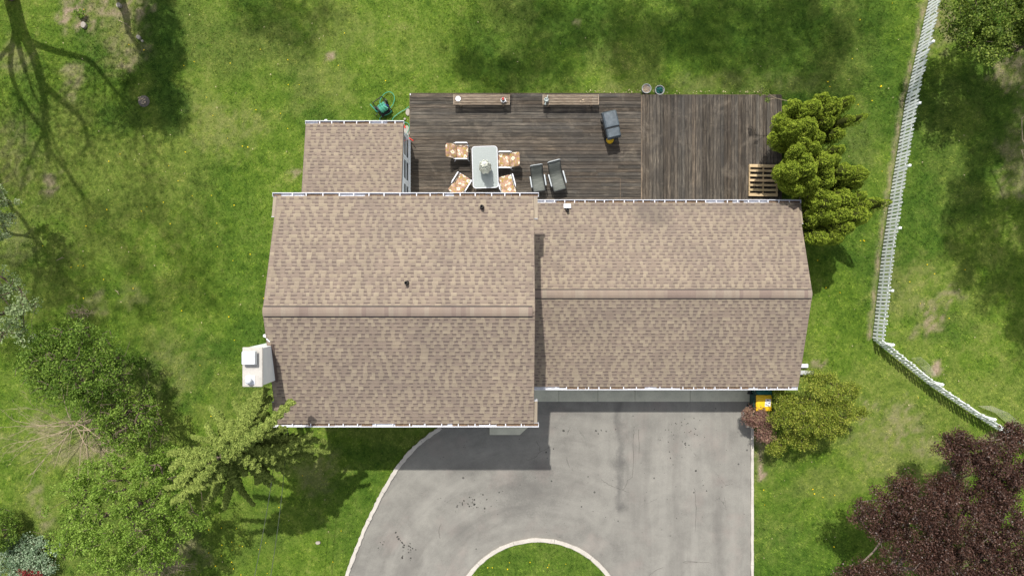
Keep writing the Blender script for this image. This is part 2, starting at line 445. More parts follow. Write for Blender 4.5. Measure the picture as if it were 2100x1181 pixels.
def floral():
    t = NT('floral_cushion', .85, .15)
    v = t.obj()
    vn = t.n.new('ShaderNodeTexVoronoi'); vn.inputs['Scale'].default_value = 6.2; t.l.new(t.scale(v, (1, 1, .6)), vn.inputs['Vector'])
    d = t.m('ADD', vn.outputs[0], t.m('MULTIPLY', t.m('SUBTRACT', t.noise(20, 3, .6, v), .5), .75))
    base = t.ramp(t.noise(7, 5, .6, v), [(.35, (.22, .145, .10)), (.5, (.33, .19, .14)), (.65, (.42, .29, .225))])
    c = t.mix(t.m('LESS_THAN', d, .43), base, (.70, .62, .48))
    c = t.mix(t.m('LESS_THAN', d, .15), c, (.48, .26, .08))
    c = t.mix(t.m('MULTIPLY', t.m('GREATER_THAN', d, .58), t.m('GREATER_THAN', t.noise(13, 2, .5, v), .52)), c, (.30, .22, .06))
    t.color(c); return t.mat
M['floral'] = floral()
def sling():
    t = NT('grey_sling_mesh', .8, .2)
    x, y, z = t.xyz(t.obj())
    n = t.noise(1, 4, .6, t.scale(t.obj(), (40, 3, 3)))
    t.color(t.ramp(n, [(.3, (.085, .093, .085)), (.7, (.16, .17, .155))])); return t.mat
M['sling'] = sling()
def glass_top():
    t = NT('frosted_glass', .22, .5)
    t.color(t.ramp(t.noise(25, 4, .6, t.obj()), [(.3, (.33, .37, .365)), (.7, (.40, .44, .435))]))
    t.b.inputs['Transmission Weight'].default_value = .1; t.b.inputs['Alpha'].default_value = .72; return t.mat
M['glass_top'] = glass_top()
def pane():
    t = NT('window_glass', .04, .8)
    t.color(t.ramp(t.noise(1.5, 2, .5), [(.3, (.012, .016, .018)), (.7, (.035, .045, .05))])); return t.mat
M['pane'] = pane()
def umbrella():
    t = NT('striped_canvas', .85, .15)
    x, y, z = t.xyz(t.obj())
    r = t.m('FRACT', t.m('ADD', t.m('MULTIPLY', z, 9.0), t.m('MULTIPLY', t.m('ABSOLUTE', x), 3.0)))
    t.color(t.mix(t.m('LESS_THAN', r, .42), (.66, .67, .58), (.17, .19, .17))); return t.mat
M['umbrella'] = umbrella()

def leafmat(name, cols, rough=.55, trans=.3, spec=.35):
    """cols: dark, mid, light; leaf tint comes from the 'tint' attribute (random per leaf; conifer adds painted top light, arborvitae darkens inward)"""
    t = NT(name, rough, spec)
    f = t.attr('tint', 2)
    c = t.ramp(f, [(0, cols[0]), (.5, cols[1]), (1, cols[2])])
    t.color(c)
    tr = t.n.new('ShaderNodeBsdfTranslucent'); t.l.new(t.mix(1, c, (1.3, 1.4, .7, 1), 'MULTIPLY'), tr.inputs[0])
    mx = t.n.new('ShaderNodeMixShader'); mx.inputs[0].default_value = trans
    t.l.new(t.b.outputs[0], mx.inputs[1]); t.l.new(tr.outputs[0], mx.inputs[2])
    t.l.new(mx.outputs[0], t.n['Material Output'].inputs[0])
    return t.mat
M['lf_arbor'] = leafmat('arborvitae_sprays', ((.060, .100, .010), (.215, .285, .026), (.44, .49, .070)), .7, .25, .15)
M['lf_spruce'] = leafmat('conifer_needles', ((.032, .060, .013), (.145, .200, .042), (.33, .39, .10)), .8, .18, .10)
M['lf_bright'] = leafmat('bright_spring_leaves', ((.07, .13, .016), (.165, .265, .035), (.29, .40, .08)), .6, .32, .2)
M['lf_mid'] = leafmat('mid_green_leaves', ((.045, .095, .012), (.115, .195, .026), (.225, .32, .055)), .6, .3, .2)
M['lf_maple'] = leafmat('purple_maple_leaves', ((.024, .011, .008), (.075, .036, .026), (.15, .085, .062)), .45, .2, .35)
M['lf_shrub'] = leafmat('yellow_green_shrub_leaves', ((.055, .080, .010), (.185, .240, .026), (.42, .42, .08)), .6, .25, .2)
M['lf_mauve'] = leafmat('mauve_shrub_leaves', ((.10, .055, .045), (.24, .13, .11), (.38, .27, .17)), .6, .25, .2)
M['lf_silver'] = leafmat('silver_leaves', ((.08, .14, .07), (.20, .28, .17), (.42, .50, .36)), .6, .2, .2)
M['lf_pale'] = leafmat('pale_green_leaves', ((.11, .16, .07), (.22, .29, .13), (.40, .46, .27)), .6, .25, .15)
M['lf_dark'] = leafmat('dark_green_leaves', ((.02, .045, .008), (.04, .09, .012), (.09, .16, .03)), .6, .2, .2)
M['lf_tr'] = leafmat('yellowish_green_leaves', ((.035, .065, .010), (.115, .175, .024), (.28, .34, .07)), .6, .3, .2)
M['lf_red'] = leafmat('red_leaves', ((.10, .01, .012), (.22, .02, .025), (.32, .05, .05)), .5, .25, .3)

# ------------------------------------------------------------------ ground masks
SPOTS = [  # px, py, rx, ry (photo px), soil, dry
    (148, 28, 26, 40, 1.0, .6), (235, 18, 60, 28, .75, 1), (250, 80, 50, 70, .35, 1), (262, 125, 18, 25, .6, 1), (150, 165, 20, 30, .5, .7),
    (35, 120, 30, 35, .3, .9), (98, 372, 22, 30, .75, .8), (30, 330, 45, 70, .2, 1.0), (20, 500, 40, 60, .2, .5), (150, 250, 25, 80, .0, .7),
    (455, 250, 70, 60, .12, .9), (690, 60, 90, 60, .05, .5), (684, 116, 10, 9, .9, .6), (1186, 46, 9, 8, .7, .5), (600, 355, 10, 9, .8, .5),
    (560, 95, 90, 60, .0, .6), (660, 175, 60, 50, .05, .7), (470, 120, 50, 50, .0, .5), (1500, 170, 150, 22, .12, .6), (1260, 178, 60, 18, .1, .7), (860, 95, 60, 50, 0, .4),
    (1905, 650, 34, 38, .8, 1), (1948, 612, 30, 26, .55, .9), (1920, 756, 11, 19, 1.0, .9), (1870, 600, 60, 60, .12, .8), (1960, 300, 60, 160, 0, .35),
    (1563, 955, 9, 22, 1.0, .6), (1556, 925, 14, 22, .7, .5), (1840, 870, 40, 45, .45, 1), (1800, 905, 60, 50, .2, .9), (1830, 960, 55, 50, .12, .8), (1890, 940, 60, 60, .1, .7),
    (1780, 848, 26, 20, .5, .8), (1690, 990, 70, 40, .05, .6), (1900, 920, 26, 18, .4, .8), (1672, 748, 16, 9, .8, .6), (1930, 30, 30, 60, .55, .9),
    (1720, 140, 60, 60, 0, .5), (1760, 300, 50, 60, .05, .4), (2080, 130, 40, 60, .6, .7), (2085, 330, 30, 90, .4, .6), (500, 1090, 100, 80, 0, .3), (660, 960, 60, 40, .25, .5),
    (190, 620, 30, 25, .35, .5), (270, 610, 30, 25, .2, .6), (75, 1010, 16, 40, .45, .6), (90, 1060, 16, 30, .5, .5), (305, 1170, 60, 25, .6, .5), (390, 1150, 40, 40, .45, .4),
    (140, 905, 90, 50, .5, .5), (220, 925, 50, 30, .7, .5), (330, 950, 60, 40, .55, .4), (340, 760, 50, 60, .15, .3), (2035, 905, 30, 18, .6, .6), (1945, 990, 40, 40, .45, .6), (2000, 1150, 90, 60, .4, .4)]
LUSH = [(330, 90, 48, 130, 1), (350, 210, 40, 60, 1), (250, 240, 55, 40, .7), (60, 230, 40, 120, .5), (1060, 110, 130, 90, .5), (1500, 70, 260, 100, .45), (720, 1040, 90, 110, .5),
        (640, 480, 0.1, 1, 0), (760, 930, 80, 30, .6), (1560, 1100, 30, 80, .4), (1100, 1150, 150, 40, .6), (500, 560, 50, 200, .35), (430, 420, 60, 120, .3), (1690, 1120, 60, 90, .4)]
FENCE_A = [W(1912, -40), W(1902, 10), W(1857, 205), W(1826, 397), W(1808, 520), W(1789, 694)]
FENCE_B = [W(1789, 696), W(1906, 790), W(1990, 846), W(2060, 890), W(2140, 940)]

def masks(x, y):
    n4 = fbm(x, y, 13.0, 43, 3)
    n = fbm(x, y, 1.6, 5, 4); n2 = fbm(x, y, .22, 11, 4); n3 = fbm(x, y, 5.0, 31, 3)
    dry = np.clip((n2 - .52)*3.6 + (n-.5)*1.3 + (n3-.5)*.9, 0, .42); soil = np.zeros_like(x); lush = np.clip((fbm(x, y, .3, 77, 4)-.52)*5, 0, .7)
    k = H/F
    for (px, py, rx, ry, s, d) in SPOTS:
        q = np.sqrt(((x-(px-1050)*k)/(rx*k))**2 + ((y+(py-590.5)*k)/(ry*k))**2)
        f = np.clip(1.45 - q + (n-.5)*1.6 + (n3-.5)*1.4, 0, 1)
        soil = np.maximum(soil, np.clip(f*1.6-.45, 0, 1)*s*np.clip((n3*.5+n4*.5-.40)*6, 0, 1)); dry = np.maximum(dry, f*d*.8)
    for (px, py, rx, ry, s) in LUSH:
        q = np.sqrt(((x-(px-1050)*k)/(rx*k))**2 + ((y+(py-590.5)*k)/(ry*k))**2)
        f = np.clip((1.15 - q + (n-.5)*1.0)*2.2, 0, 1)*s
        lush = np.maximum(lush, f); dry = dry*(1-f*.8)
    # worn strip along the house side of the fence
    fx = np.interp(-y, [-p.y for p in FENCE_A], [p.x for p in FENCE_A])
    e = np.clip(1 - np.abs(x-(fx-.10))/.13 + (n3-.5)*.9, 0, 1)*(y > FENCE_A[-1].y)
    soil = np.maximum(soil, e*.8)
    return np.clip(dry, 0, 1), np.clip(soil, 0, 1), np.clip(lush, 0, 1)

# one ground sheet reaching the horizon
fx_ = np.concatenate([np.array([-900, -400, -150, -60, -35]), np.arange(-26, 26.01, .16), np.array([35, 60, 150, 400, 900])])
fy_ = np.concatenate([np.array([-900, -400, -150, -60, -30]), np.arange(-17, 17.01, .16), np.array([30, 60, 150, 400, 900])])
gx, gy = np.meshgrid(fx_, fy_)
d_, s_, l_ = masks(gx.ravel(), gy.ravel())
gz = (fbm(gx.ravel(), gy.ravel(), .8, 3, 3)-.5)*.03 - .03
nx, ny = len(fx_), len(fy_)
idx = np.arange(nx*ny).reshape(ny, nx)
fq = np.stack([idx[:-1, :-1].ravel(), idx[:-1, 1:].ravel(), idx[1:, 1:].ravel(), idx[1:, :-1].ravel()], 1)
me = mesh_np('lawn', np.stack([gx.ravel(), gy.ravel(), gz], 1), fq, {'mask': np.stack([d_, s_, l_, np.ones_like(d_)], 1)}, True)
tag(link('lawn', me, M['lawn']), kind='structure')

# ------------------------------------------------------------------ driveway, kerbs, slab
CURVE = [W(x, y) for x, y in ((905, 876), (880, 893), (850, 918), (822, 950), (797, 988), (775, 1028), (757, 1066), (740, 1104), (724, 1145), (711, 1181), (700, 1230), (694, 1290), (694, 1400))]
def smooth_path(pts, n=6):
    out = []
    for i in range(len(pts)-1):
        p0, p1, p2, p3 = pts[max(i-1, 0)], pts[i], pts[i+1], pts[min(i+2, len(pts)-1)]
        for j in range(n):
            t = j/n
            out.append(.5*((2*p1)+(p2-p0)*t+(2*p0-5*p1+4*p2-p3)*t*t+(3*p1-p0-3*p2+p3)*t**3))
    out.append(pts[-1]); return out
LC = smooth_path(CURVE, 5)
RX = W(1539, 0).x
slab_top = W(0, 797).y + .6; slab_bot = W(0, 823).y
drive_poly = [(p.x, p.y) for p in LC] + [(RX, W(0, 1400).y), (RX, slab_bot + .02), (W(1095, 0).x, slab_bot + .02), (.3, -3.9), (-2.9, -3.9)]
mb = MB()
mb.prism(drive_poly, -.12, .012)
tag(mb.build('driveway', M['asphalt']), kind='structure')
mb = MB()
xs = [W(x, 0).x for x in (1070, 1146, 1226, 1302, 1415, 1541)]
for a, b in zip(xs[:-1], xs[1:]):
    mb.box(a+.006, b-.006, slab_bot, -3.2, -.1, .035)
tag(mb.build('garage_apron', M['slab'], bevel=.005), kind='structure')

def kerb(path, w, z1, seed=1, wob=.012, seglen=12):
    """segment-wise kerb with joints"""
    rnd = random.Random(seed); mb = MB(); n = len(path)
    L = []; 
    for i, p in enumerate(path):
        d = (path[min(i+1, n-1)] - path[max(i-1, 0)]); d.z = 0; d.normalize()
        nrm = Vector((-d.y, d.x, 0))
        a = w/2 + rnd.uniform(-wob, wob); b = w/2 + rnd.uniform(-wob, wob)
        L.append((p + nrm*a, p - nrm*b, d))
    i = 0
    while i < n-1:
        j = min(i+seglen, n-1)
        vs = []; fs = []
        for k in range(i, j+1):
            A, B, d = L[k]; o = d*(.006 if k == i else (-.006 if k == j else 0))
            zz = z1 + rnd.uniform(-.004, .004)
            for q, z in ((A, -.1), (A, zz-.012), (A*.9+B*.1, zz), (B*.9+A*.1, zz), (B, zz-.012), (B, -.1)):
                vs.append((q.x+o.x, q.y+o.y, z))
        m_ = j-i+1
        for k in range(m_-1):
            for c in range(5): fs.append((k*6+c, k*6+c+1, (k+1)*6+c+1, (k+1)*6+c))
        fs.append((5, 4, 3, 2, 1, 0)); fs.append(tuple((m_-1)*6+c for c in range(6)))
        mb.add(vs, fs); i = j
    return tag(mb.build('kerb', M['kerb']), kind='structure')
kerb(smooth_path(CURVE, 8), .15, .075, 2, .020)
kerb([Vector((RX+.06, y, 0)) for y in np.arange(W(0, 846).y, W(0, 1400).y, -.15)], .11, .065, 3, .008, 20)
ISL = W(1104, 1282); ISR = 176*H/F
kerb([Vector((ISL.x+math.sin(a)*ISR, ISL.y+math.cos(a)*ISR, 0)) for a in np.linspace(-math.pi, math.pi, 120)], .16, .085, 4, .012, 9)
mb = MB(); mb.prism([(ISL.x+math.cos(a)*(ISR-.06), ISL.y+math.sin(a)*(ISR-.06)) for a in np.linspace(0, 2*math.pi, 61)[:-1]], -.1, .05)
o = mb.build('island_lawn', M['lawn']); tag(o, kind='structure')
a_ = o.data.color_attributes.new('mask', 'FLOAT_COLOR', 'POINT'); a_.data.foreach_set('color', np.tile(np.array([.1, 0, .5, 1], dtype=np.float32), len(o.data.vertices)))

for pl in ([(1162, 936), (1164, 948), (1168, 958)], [(1233, 982), (1243, 990), (1255, 996), (1266, 1001), (1279, 1003), (1287, 986), (1296, 978), (1298, 970), (1299, 905), (1300, 880)],
           [(1430, 1152), (1402, 1153), (1412, 1150), (1460, 1154)], [(1330, 1181), (1344, 1170), (1360, 1163)], [(1100, 905), (1107, 917), (1104, 930), (1092, 940), (1078, 942)], [(1104, 930), (1118, 921), (1130, 915)],
           [(905, 1073), (900, 1090), (903, 1104)], [(1276, 1003), (1290, 1010)], [(1425, 1090), (1427, 1040), (1424, 1000)], [(1310, 880), (1311, 930)]):
    rnd = random.Random(int(pl[0][0])); P_ = smooth_path([W(a, b, .016) for a, b in pl], 5); vs = []; fs = []
    for i, p in enumerate(P_):
        d = (P_[min(i+1, len(P_)-1)]-P_[max(i-1, 0)]).normalized(); n_ = Vector((-d.y, d.x, 0)); w_ = rnd.uniform(.003, .008); j = n_*rnd.uniform(-.02, .02)
        vs += [p+n_*w_+j, p-n_*w_+j]
        if i: fs.append((2*i-2, 2*i-1, 2*i+1, 2*i))
    mb = MB(); mb.add(vs, fs); tag(mb.build('pavement_crack', M['crack']), kind='structure')

rnd = random.Random(77); mb = MB()
sp_ = [(rnd.gauss(965, 17), rnd.gauss(1034, 9), rnd.uniform(.015, .045)) for _ in range(34)] + [(812+k*2.2+rnd.gauss(0, 1.5), 1094+k*3.4+rnd.gauss(0, 2), rnd.uniform(.03, .06)) for k in range(9)] + [(rnd.gauss(838, 7), rnd.gauss(1124, 4), rnd.uniform(.015, .04)) for _ in range(11)]
sp_ += [(rnd.gauss(833, 6), rnd.gauss(1143, 2.5), rnd.uniform(.02, .045)) for _ in range(8)] + [(rnd.gauss(785, 4), rnd.gauss(1117, 4), rnd.uniform(.015, .03)) for _ in range(6)] + [(rnd.gauss(1395, 22), rnd.gauss(885, 22), rnd.uniform(.015, .035)) for _ in range(34)]
sp_ += [(1156, 883, .06), (1222, 883, .05), (1227, 889, .03), (1233, 882, .04), (1243, 884, .035), (1427, 965, .05), (1373, 926, .035), (1135, 920, .035), (1120, 927, .04), (1131, 986, .04), (1206, 977, .03), (1375, 939, .04), (1442, 995, .03), (1449, 1006, .03), (1270, 900, .02)]
sp_ += [(rnd.uniform(900, 1500), rnd.uniform(870, 1100), rnd.uniform(.010, .022)) for _ in range(70)]
for (px, py, r) in sp_:
    p = W(px, py, .015); n_ = 8; a0 = rnd.uniform(0, 3); st = rnd.uniform(.5, 1)
    mb.add([(p.x+math.cos(a0)*math.cos(2*math.pi*k/n_)*r*rnd.uniform(.75, 1.1)-math.sin(a0)*math.sin(2*math.pi*k/n_)*r*st, p.y+math.sin(a0)*math.cos(2*math.pi*k/n_)*r+math.cos(a0)*math.sin(2*math.pi*k/n_)*r*st, .0165) for k in range(n_)], [tuple(range(n_))])
tag(mb.build('tar_spots', M['tarspot']), kind='structure')

def inpoly(x, y, poly):
    c = np.zeros(x.shape, bool); n = len(poly)
    for i in range(n):
        x1, y1 = poly[i]; x2, y2 = poly[(i+1) % n]
        if y1 == y2: continue
        c ^= ((y1 > y) != (y2 > y)) & (x < (x2-x1)*(y-y1)/(y2-y1)+x1)
    return c

# ------------------------------------------------------------------ grass blades (one object, stuff)
def grass():
    rng = np.random.default_rng(7)
    N = 900000
    x = rng.uniform(-21.2, 21.2, N); y = rng.uniform(-12.1, 12.1, N)
    di = np.sqrt((x-ISL.x)**2+(y-ISL.y)**2); isl = di < ISR-.06
    bad = (x > -7.3) & (x < .4) & (y > -4.0) & (y < 2.7)
    bad |= (x > .4) & (x < 10.1) & (y > -3.2) & (y < 2.8)
    bad |= (x > -7.2) & (x < -3.9) & (y > 2.6) & (y < 5.7)
    bad |= (x > -3.95) & (x < 10.45) & (y > 2.6) & (y < 7.52)
    bad |= inpoly(x, y, drive_poly) & ~isl
    bad |= (di < ISR+.1) & ~isl
    bad |= (x > .3) & (x < RX+.02) & (y < -3.1) & (y > slab_bot)
    bad |= (x > RX-.02) & (x < RX+.12) & (y < -4.9)
    dry, soil, lush = masks(x, y)
    cx = np.array([p.x for p in LC]); cy = np.array([p.y for p in LC])
    near = np.zeros(N, bool)
    for i in range(0, len(LC)):
        near |= ((x-cx[i])**2+(y-cy[i])**2) < .075**2
    bad |= near
    bad |= rng.uniform(0, 1, N) < soil*.88
    k = ~bad; x, y, dry, soil, lush, isl = x[k], y[k], dry[k], soil[k], lush[k], isl[k]
    N = len(x)
    base = (fbm(x, y, .8, 3, 3)-.5)*.03 - .035 + isl*.085
    clump = fbm(x, y, 3.0, 55, 3); fin = fbm(x, y, 9.0, 66, 2)
    L = rng.uniform(.045, .085, N)*(.55+1.0*clump)*(1+.5*lush)*(1-.35*dry)
    comb = fbm(x, y, .5, 91, 2)*12.0
    az = np.where(rng.uniform(0, 1, N) < .5, comb + rng.normal(0, .8, N), rng.uniform(0, 6.283, N))
    lean = rng.uniform(.35, 1.15, N)
    w = rng.uniform(.010, .019, N)
    p = np.stack([x, y, base], 1)
    dr = np.stack([np.cos(az)*np.sin(lean), np.sin(az)*np.sin(lean), np.cos(lean)], 1)
    sd = np.stack([-np.sin(az), np.cos(az), np.zeros(N)], 1)*w[:, None]/2
    V = np.stack([p-sd, p+sd, p+dr*L[:, None]], 1).reshape(-1, 3)
    Fc = np.arange(3*N).reshape(-1, 3)
    fin2 = fbm(x, y, 19.0, 67, 2)
    tint = np.clip(rng.normal(.48, .20, N) + (clump-.5)*.9 + (fin-.5)*1.2 + (fin2-.5)*1.3, 0, 1)
    m4 = np.repeat(np.stack([dry, soil, lush, np.ones(N)], 1), 3, 0)
    t4 = np.repeat(np.stack([tint, tint, tint, np.ones(N)], 1), 3, 0)
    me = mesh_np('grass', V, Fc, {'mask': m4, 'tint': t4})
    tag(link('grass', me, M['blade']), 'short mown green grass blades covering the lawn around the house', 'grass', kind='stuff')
grass()

# ------------------------------------------------------------------ HOUSE
house = thing('house', 'long split level house with brown shingle roofs, white gutters and a low garage wing', 'house', (0, -.7, 0))
HO = house.location.copy()
EZ, RZ = 4.72, 6.00        # main eave, ridge
MX0, MX1 = -7.67, .705; MYB, MYF, MYR = 2.975, -4.40, -.725
GZ, GR = 2.13, 3.29        # garage wing
GX0, GX1 = .45, 10.43; GYB, GYF, GYR = 3.08, -3.575, -.21
SZ0, SZ1 = 2.30, 2.93      # sunroom lean-to
SX0, SX1 = -7.46, -3.93; SYB, SYF = 5.915, 2.6

def pal(rnd):
    u = rnd.random()
    if u < .62: c = (.252, .205, .160)
    elif u < .90: c = (.218, .172, .142)
    else: c = (.272, .224, .172)
    k = rnd.uniform(.965, 1.035); return (c[0]*k, c[1]*k, c[2]*k, 1)

def roof(x0, x1, ylo, zlo, yhi, zhi, seed, name='roof'):
    """one pitch: ylo,zlo = eave; yhi,zhi = ridge.  courses of laminated shingles"""
    rnd = random.Random(seed)
    mb = MB(HO)
    d = Vector((0, yhi-ylo, zhi-zlo)); L = d.length; d.normalize()
    n = Vector((0, -d.z, d.y)) if d.y > 0 else Vector((0, d.z, -d.y))
    E = Vector((0, ylo, zlo))
    mb.col = (.16, .13, .11, 1)
    def P(x, s, h): q = E + d*s + n*h; return (x, q.y, q.z)
    mb.add([P(x0+.01, 0, -.14), P(x1-.01, 0, -.14), P(x1-.01, L, -.14), P(x0+.01, L, -.14), P(x0+.01, 0.01, -.004), P(x1-.01, 0.01, -.004), P(x1-.01, L, -.004), P(x0+.01, L, -.004)],
           [(0,1,2,3),(4,5,6,7),(0,1,5,4),(1,2,6,5),(2,3,7,6),(3,0,4,7)])
    e = .120; rows = int(L/e)
    e = L/rows
    for r in range(rows):
        s0 = r*e - (.02 if r == 0 else 0); s1 = (r+1)*e + .02
        rk = rnd.uniform(.97, 1.03)
        # lower lamination of the course, one shingle (about a metre) after another
        x = x0; off = rnd.uniform(.2, 1.0)
        while x < x1:
            xe = min(x+off, x1); off = 1.0
            k = rnd.uniform(.965, 1.035)*rk
            mb.col = (.238*k, .191*k, .152*k, 1)
            mb.add([P(x, s0, .008), P(xe, s0, .008), P(xe, s1, -.001), P(x, s1, -.001), P(x, s0, -.01), P(xe, s0, -.01)], [(0,1,2,3), (4,5,1,0)])
            x = xe
        # dragon-tooth tabs on top; the exposed gaps carry the darker band under the course above
        x = x0 + rnd.uniform(0, .1)
        while x < x1-.04:
            w = rnd.choice([.10, .11, .13, .15, .18, .26])*rnd.uniform(.9, 1.1); xe = min(x+w, x1)
            mb.col = pal(rnd)
            t = .004; q = s0+e
            mb.add([P(x, s0-.001, .017), P(xe, s0-.001, .017), P(xe-t, q-.004, .0085), P(x+t, q-.004, .0085), P(x, s0-.001, .002), P(xe, s0-.001, .002), P(x+t*.4, s0+.045, .0135), P(xe-t*.4, s0+.045, .0135)], [(0,1,7,6), (6,7,2,3), (4,5,1,0)])
            for vi, kk in ((-8, 1.24), (-7, 1.24), (-6, .96), (-5, .96), (-2, 1.04), (-1, 1.04)):
                cc = mb.c[vi]; mb.c[vi] = (cc[0]*kk, cc[1]*kk, cc[2]*kk*.97, 1)
            g = rnd.choice([.08, .10, .12, .14, .16, .20])
            if xe+g < x1:
                k = rnd.uniform(.9, 1.15)
                mb.col = (.138*k, .106*k, .092*k, 1)
                mb.add([P(xe+.003, q-.055, .0072), P(xe+g-.003, q-.055, .0072), P(xe+g-.003, q-.002, .0045), P(xe+.003, q-.002, .0045)], [(0,1,2,3)])
            x = xe+g
        # thin dark key line right under the butt edges of the next course
        mb.col = (.165, .130, .112, 1)
        mb.add([P(x0, s0+e-.011, .0088), P(x1, s0+e-.011, .0088), P(x1, s0+e-.001, .0088), P(x0, s0+e-.001, .0088)], [(0,1,2,3)])
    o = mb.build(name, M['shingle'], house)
    return o
r_mb = roof(MX0, MX1, MYB, EZ, MYR, RZ, 1)
r_mf = roof(MX0, MX1, MYF, EZ, MYR, RZ, 2)
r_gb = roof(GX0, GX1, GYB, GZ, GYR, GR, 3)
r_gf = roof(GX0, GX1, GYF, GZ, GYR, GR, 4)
r_s = roof(SX0, SX1, SYB, SZ0, SYF, SZ1, 5)

def ridge(x0, x1, y, z, slope, seed, parent):
    rnd = random.Random(seed); mb = MB(HO); hw = .142
    x = x0
    while x < x1-.01:
        w = rnd.choice([.13, .14, .15, .28]); xe = min(x+w, x1)
        c = rnd.choice([(.235, .185, .152), (.262, .215, .172), (.205, .156, .132), (.240, .188, .152), (.250, .20, .16)]); mb.col = c + (1,)
        u = .046; dz = hw*slope*.55
        mb.add([(x, y-hw, z+u-dz), (xe, y-hw, z+u-dz), (x, y-.045, z+u+.004), (xe, y-.045, z+u+.004), (x, y+.045, z+u+.004), (xe, y+.045, z+u+.004), (x, y+hw, z+u-dz), (xe, y+hw, z+u-dz)],
               [(0,1,3,2), (2,3,5,4), (4,5,7,6)])
        x = xe
    o = mb.build('ridge_cap', M['shingle'], parent)
    for s in (-1, 1):   # dark vent edge showing under the caps
        mb = MB(HO); ya, yb = y+s*(hw-.02), y+s*(hw+.030)
        mb.box(x0+.01, x1-.01, min(ya, yb), max(ya, yb), z-hw*slope-.03, z-hw*slope+.024)
        mb.build('ridge_vent', M['charcoal'], parent)
ridge(MX0+.01, MX1-.07, MYR, RZ, .34, 11, r_mf)
ridge(GX0+.32, GX1-.02, GYR, GR, .34, 12, r_gf)

def walls():
    mb = MB(HO)
    mb.prism_x([(MYF+.42, -.1), (MYB-.42, -.1), (MYB-.42, EZ-.03), (MYR, RZ-.19), (MYF+.42, EZ-.03)], MX0+.24, MX1-.24)
    mb.build('wall', M['siding'], house)
    mb = MB(HO)
    mb.prism_x([(GYF+.45, -.1), (GYB-.42, -.1), (GYB-.42, GZ-.03), (GYR, GR-.19), (GYF+.45, GZ-.03)], MX1-.23, GX1-.24)
    mb.build('wall', M['siding'], house)
    mb = MB(HO)
    mb.prism_x([(MYB-.42, -.1), (SYB-.20, -.1), (SYB-.20, SZ0-.10), (MYB-.42, SZ1-.17)], SX0+.1, SX1-.045)
    return mb.build('wall', M['siding'], house)
swall = walls()
# white fascia + soffit
def fascia():
    for (x0, x1, y, z, s) in ((MX0, MX1, MYB, EZ, 1), (MX0, MX1, MYF, EZ, -1), (MX1+.02, GX1, GYB, GZ, 1), (MX1+.02, GX1, GYF, GZ, -1), (SX0, SX1, SYB, SZ0, 1)):
        mb = MB(HO); mb.box(x0, x1, min(y, y-s*.02), max(y, y-s*.02), z-.19, z-.012); mb.build('fascia', M['white'], house)
        mb = MB(HO); mb.box(x0+.02, x1-.02, min(y-s*.022, y-s*.44), max(y-s*.022, y-s*.44), z-.185, z-.17); mb.build('soffit', M['white'], house)
    for (x, y0, z0, y1, z1) in ((MX0-.006, MYB, EZ, MYR, RZ), (MX0-.006, MYF, EZ, MYR, RZ), (MX1-.002, MYB, EZ, MYR, RZ), (MX1-.002, MYF, EZ, MYR, RZ), (GX1-.002, GYB, GZ, GYR, GR), (GX1-.002, GYF, GZ, GYR, GR),
                                (SX0-.006, SYB, SZ0, SYF, SZ1), (SX1-.002, SYB, SZ0, SYF, SZ1)):
        mb = MB(HO); mb.add([(x, y0, z0-.13), (x+.009, y0, z0-.13), (x+.009, y1, z1-.14), (x, y1, z1-.14), (x, y0, z0+.002), (x+.009, y0, z0+.002), (x+.009, y1, z1+.006), (x, y1, z1+.006)],
               [(0,1,2,3),(4,5,6,7),(0,1,5,4),(1,2,6,5),(2,3,7,6),(3,0,4,7)])
        mb.build('rake_trim', M['brown'], house)
fascia()

def cornice(x0, x1, ye, ze, sgn, ln):
    """shingled return at the foot of a gable, a little below the main pitch"""
    mb = MB(HO); mb.col = (.31, .26, .20, 1)
    y1 = ye - sgn*ln; dz = ln*.34
    mb.add([(x0, ye, ze-.20), (x1, ye, ze-.20), (x1, y1, ze-.20), (x0, y1, ze-.20), (x0, ye, ze-.03), (x1, ye, ze-.03), (x1, y1, ze+dz-.10), (x0, y1, ze+dz-.10)],
           [(0,1,2,3),(4,5,6,7),(0,1,5,4),(1,2,6,5),(2,3,7,6),(3,0,4,7)])
    return mb.build('cornice_return', M['shingle'], house)
for a in ((MX1+.012, MX1+.13, MYB, EZ, 1, .72), (MX1+.012, MX1+.12, MYF, EZ, -1, .74), (MX0-.13, MX0-.012, MYB, EZ, 1, .66), (MX0-.12, MX0-.012, MYF, EZ, -1, .70), (GX1+.012, GX1+.11, GYB, GZ, 1, .75)):
    c_ = cornice(*a)
    mb = MB(HO)
    x0, x1, ye, ze, s, ln = a; y1 = ye-s*ln
    mb.box(min(x0, x1)-.004, max(x0, x1)+.004, min(y1-s*.012, y1), max(y1-s*.012, y1), ze-.2, ze+ln*.34-.09)
    mb.build('return_trim', M['white'], c_)

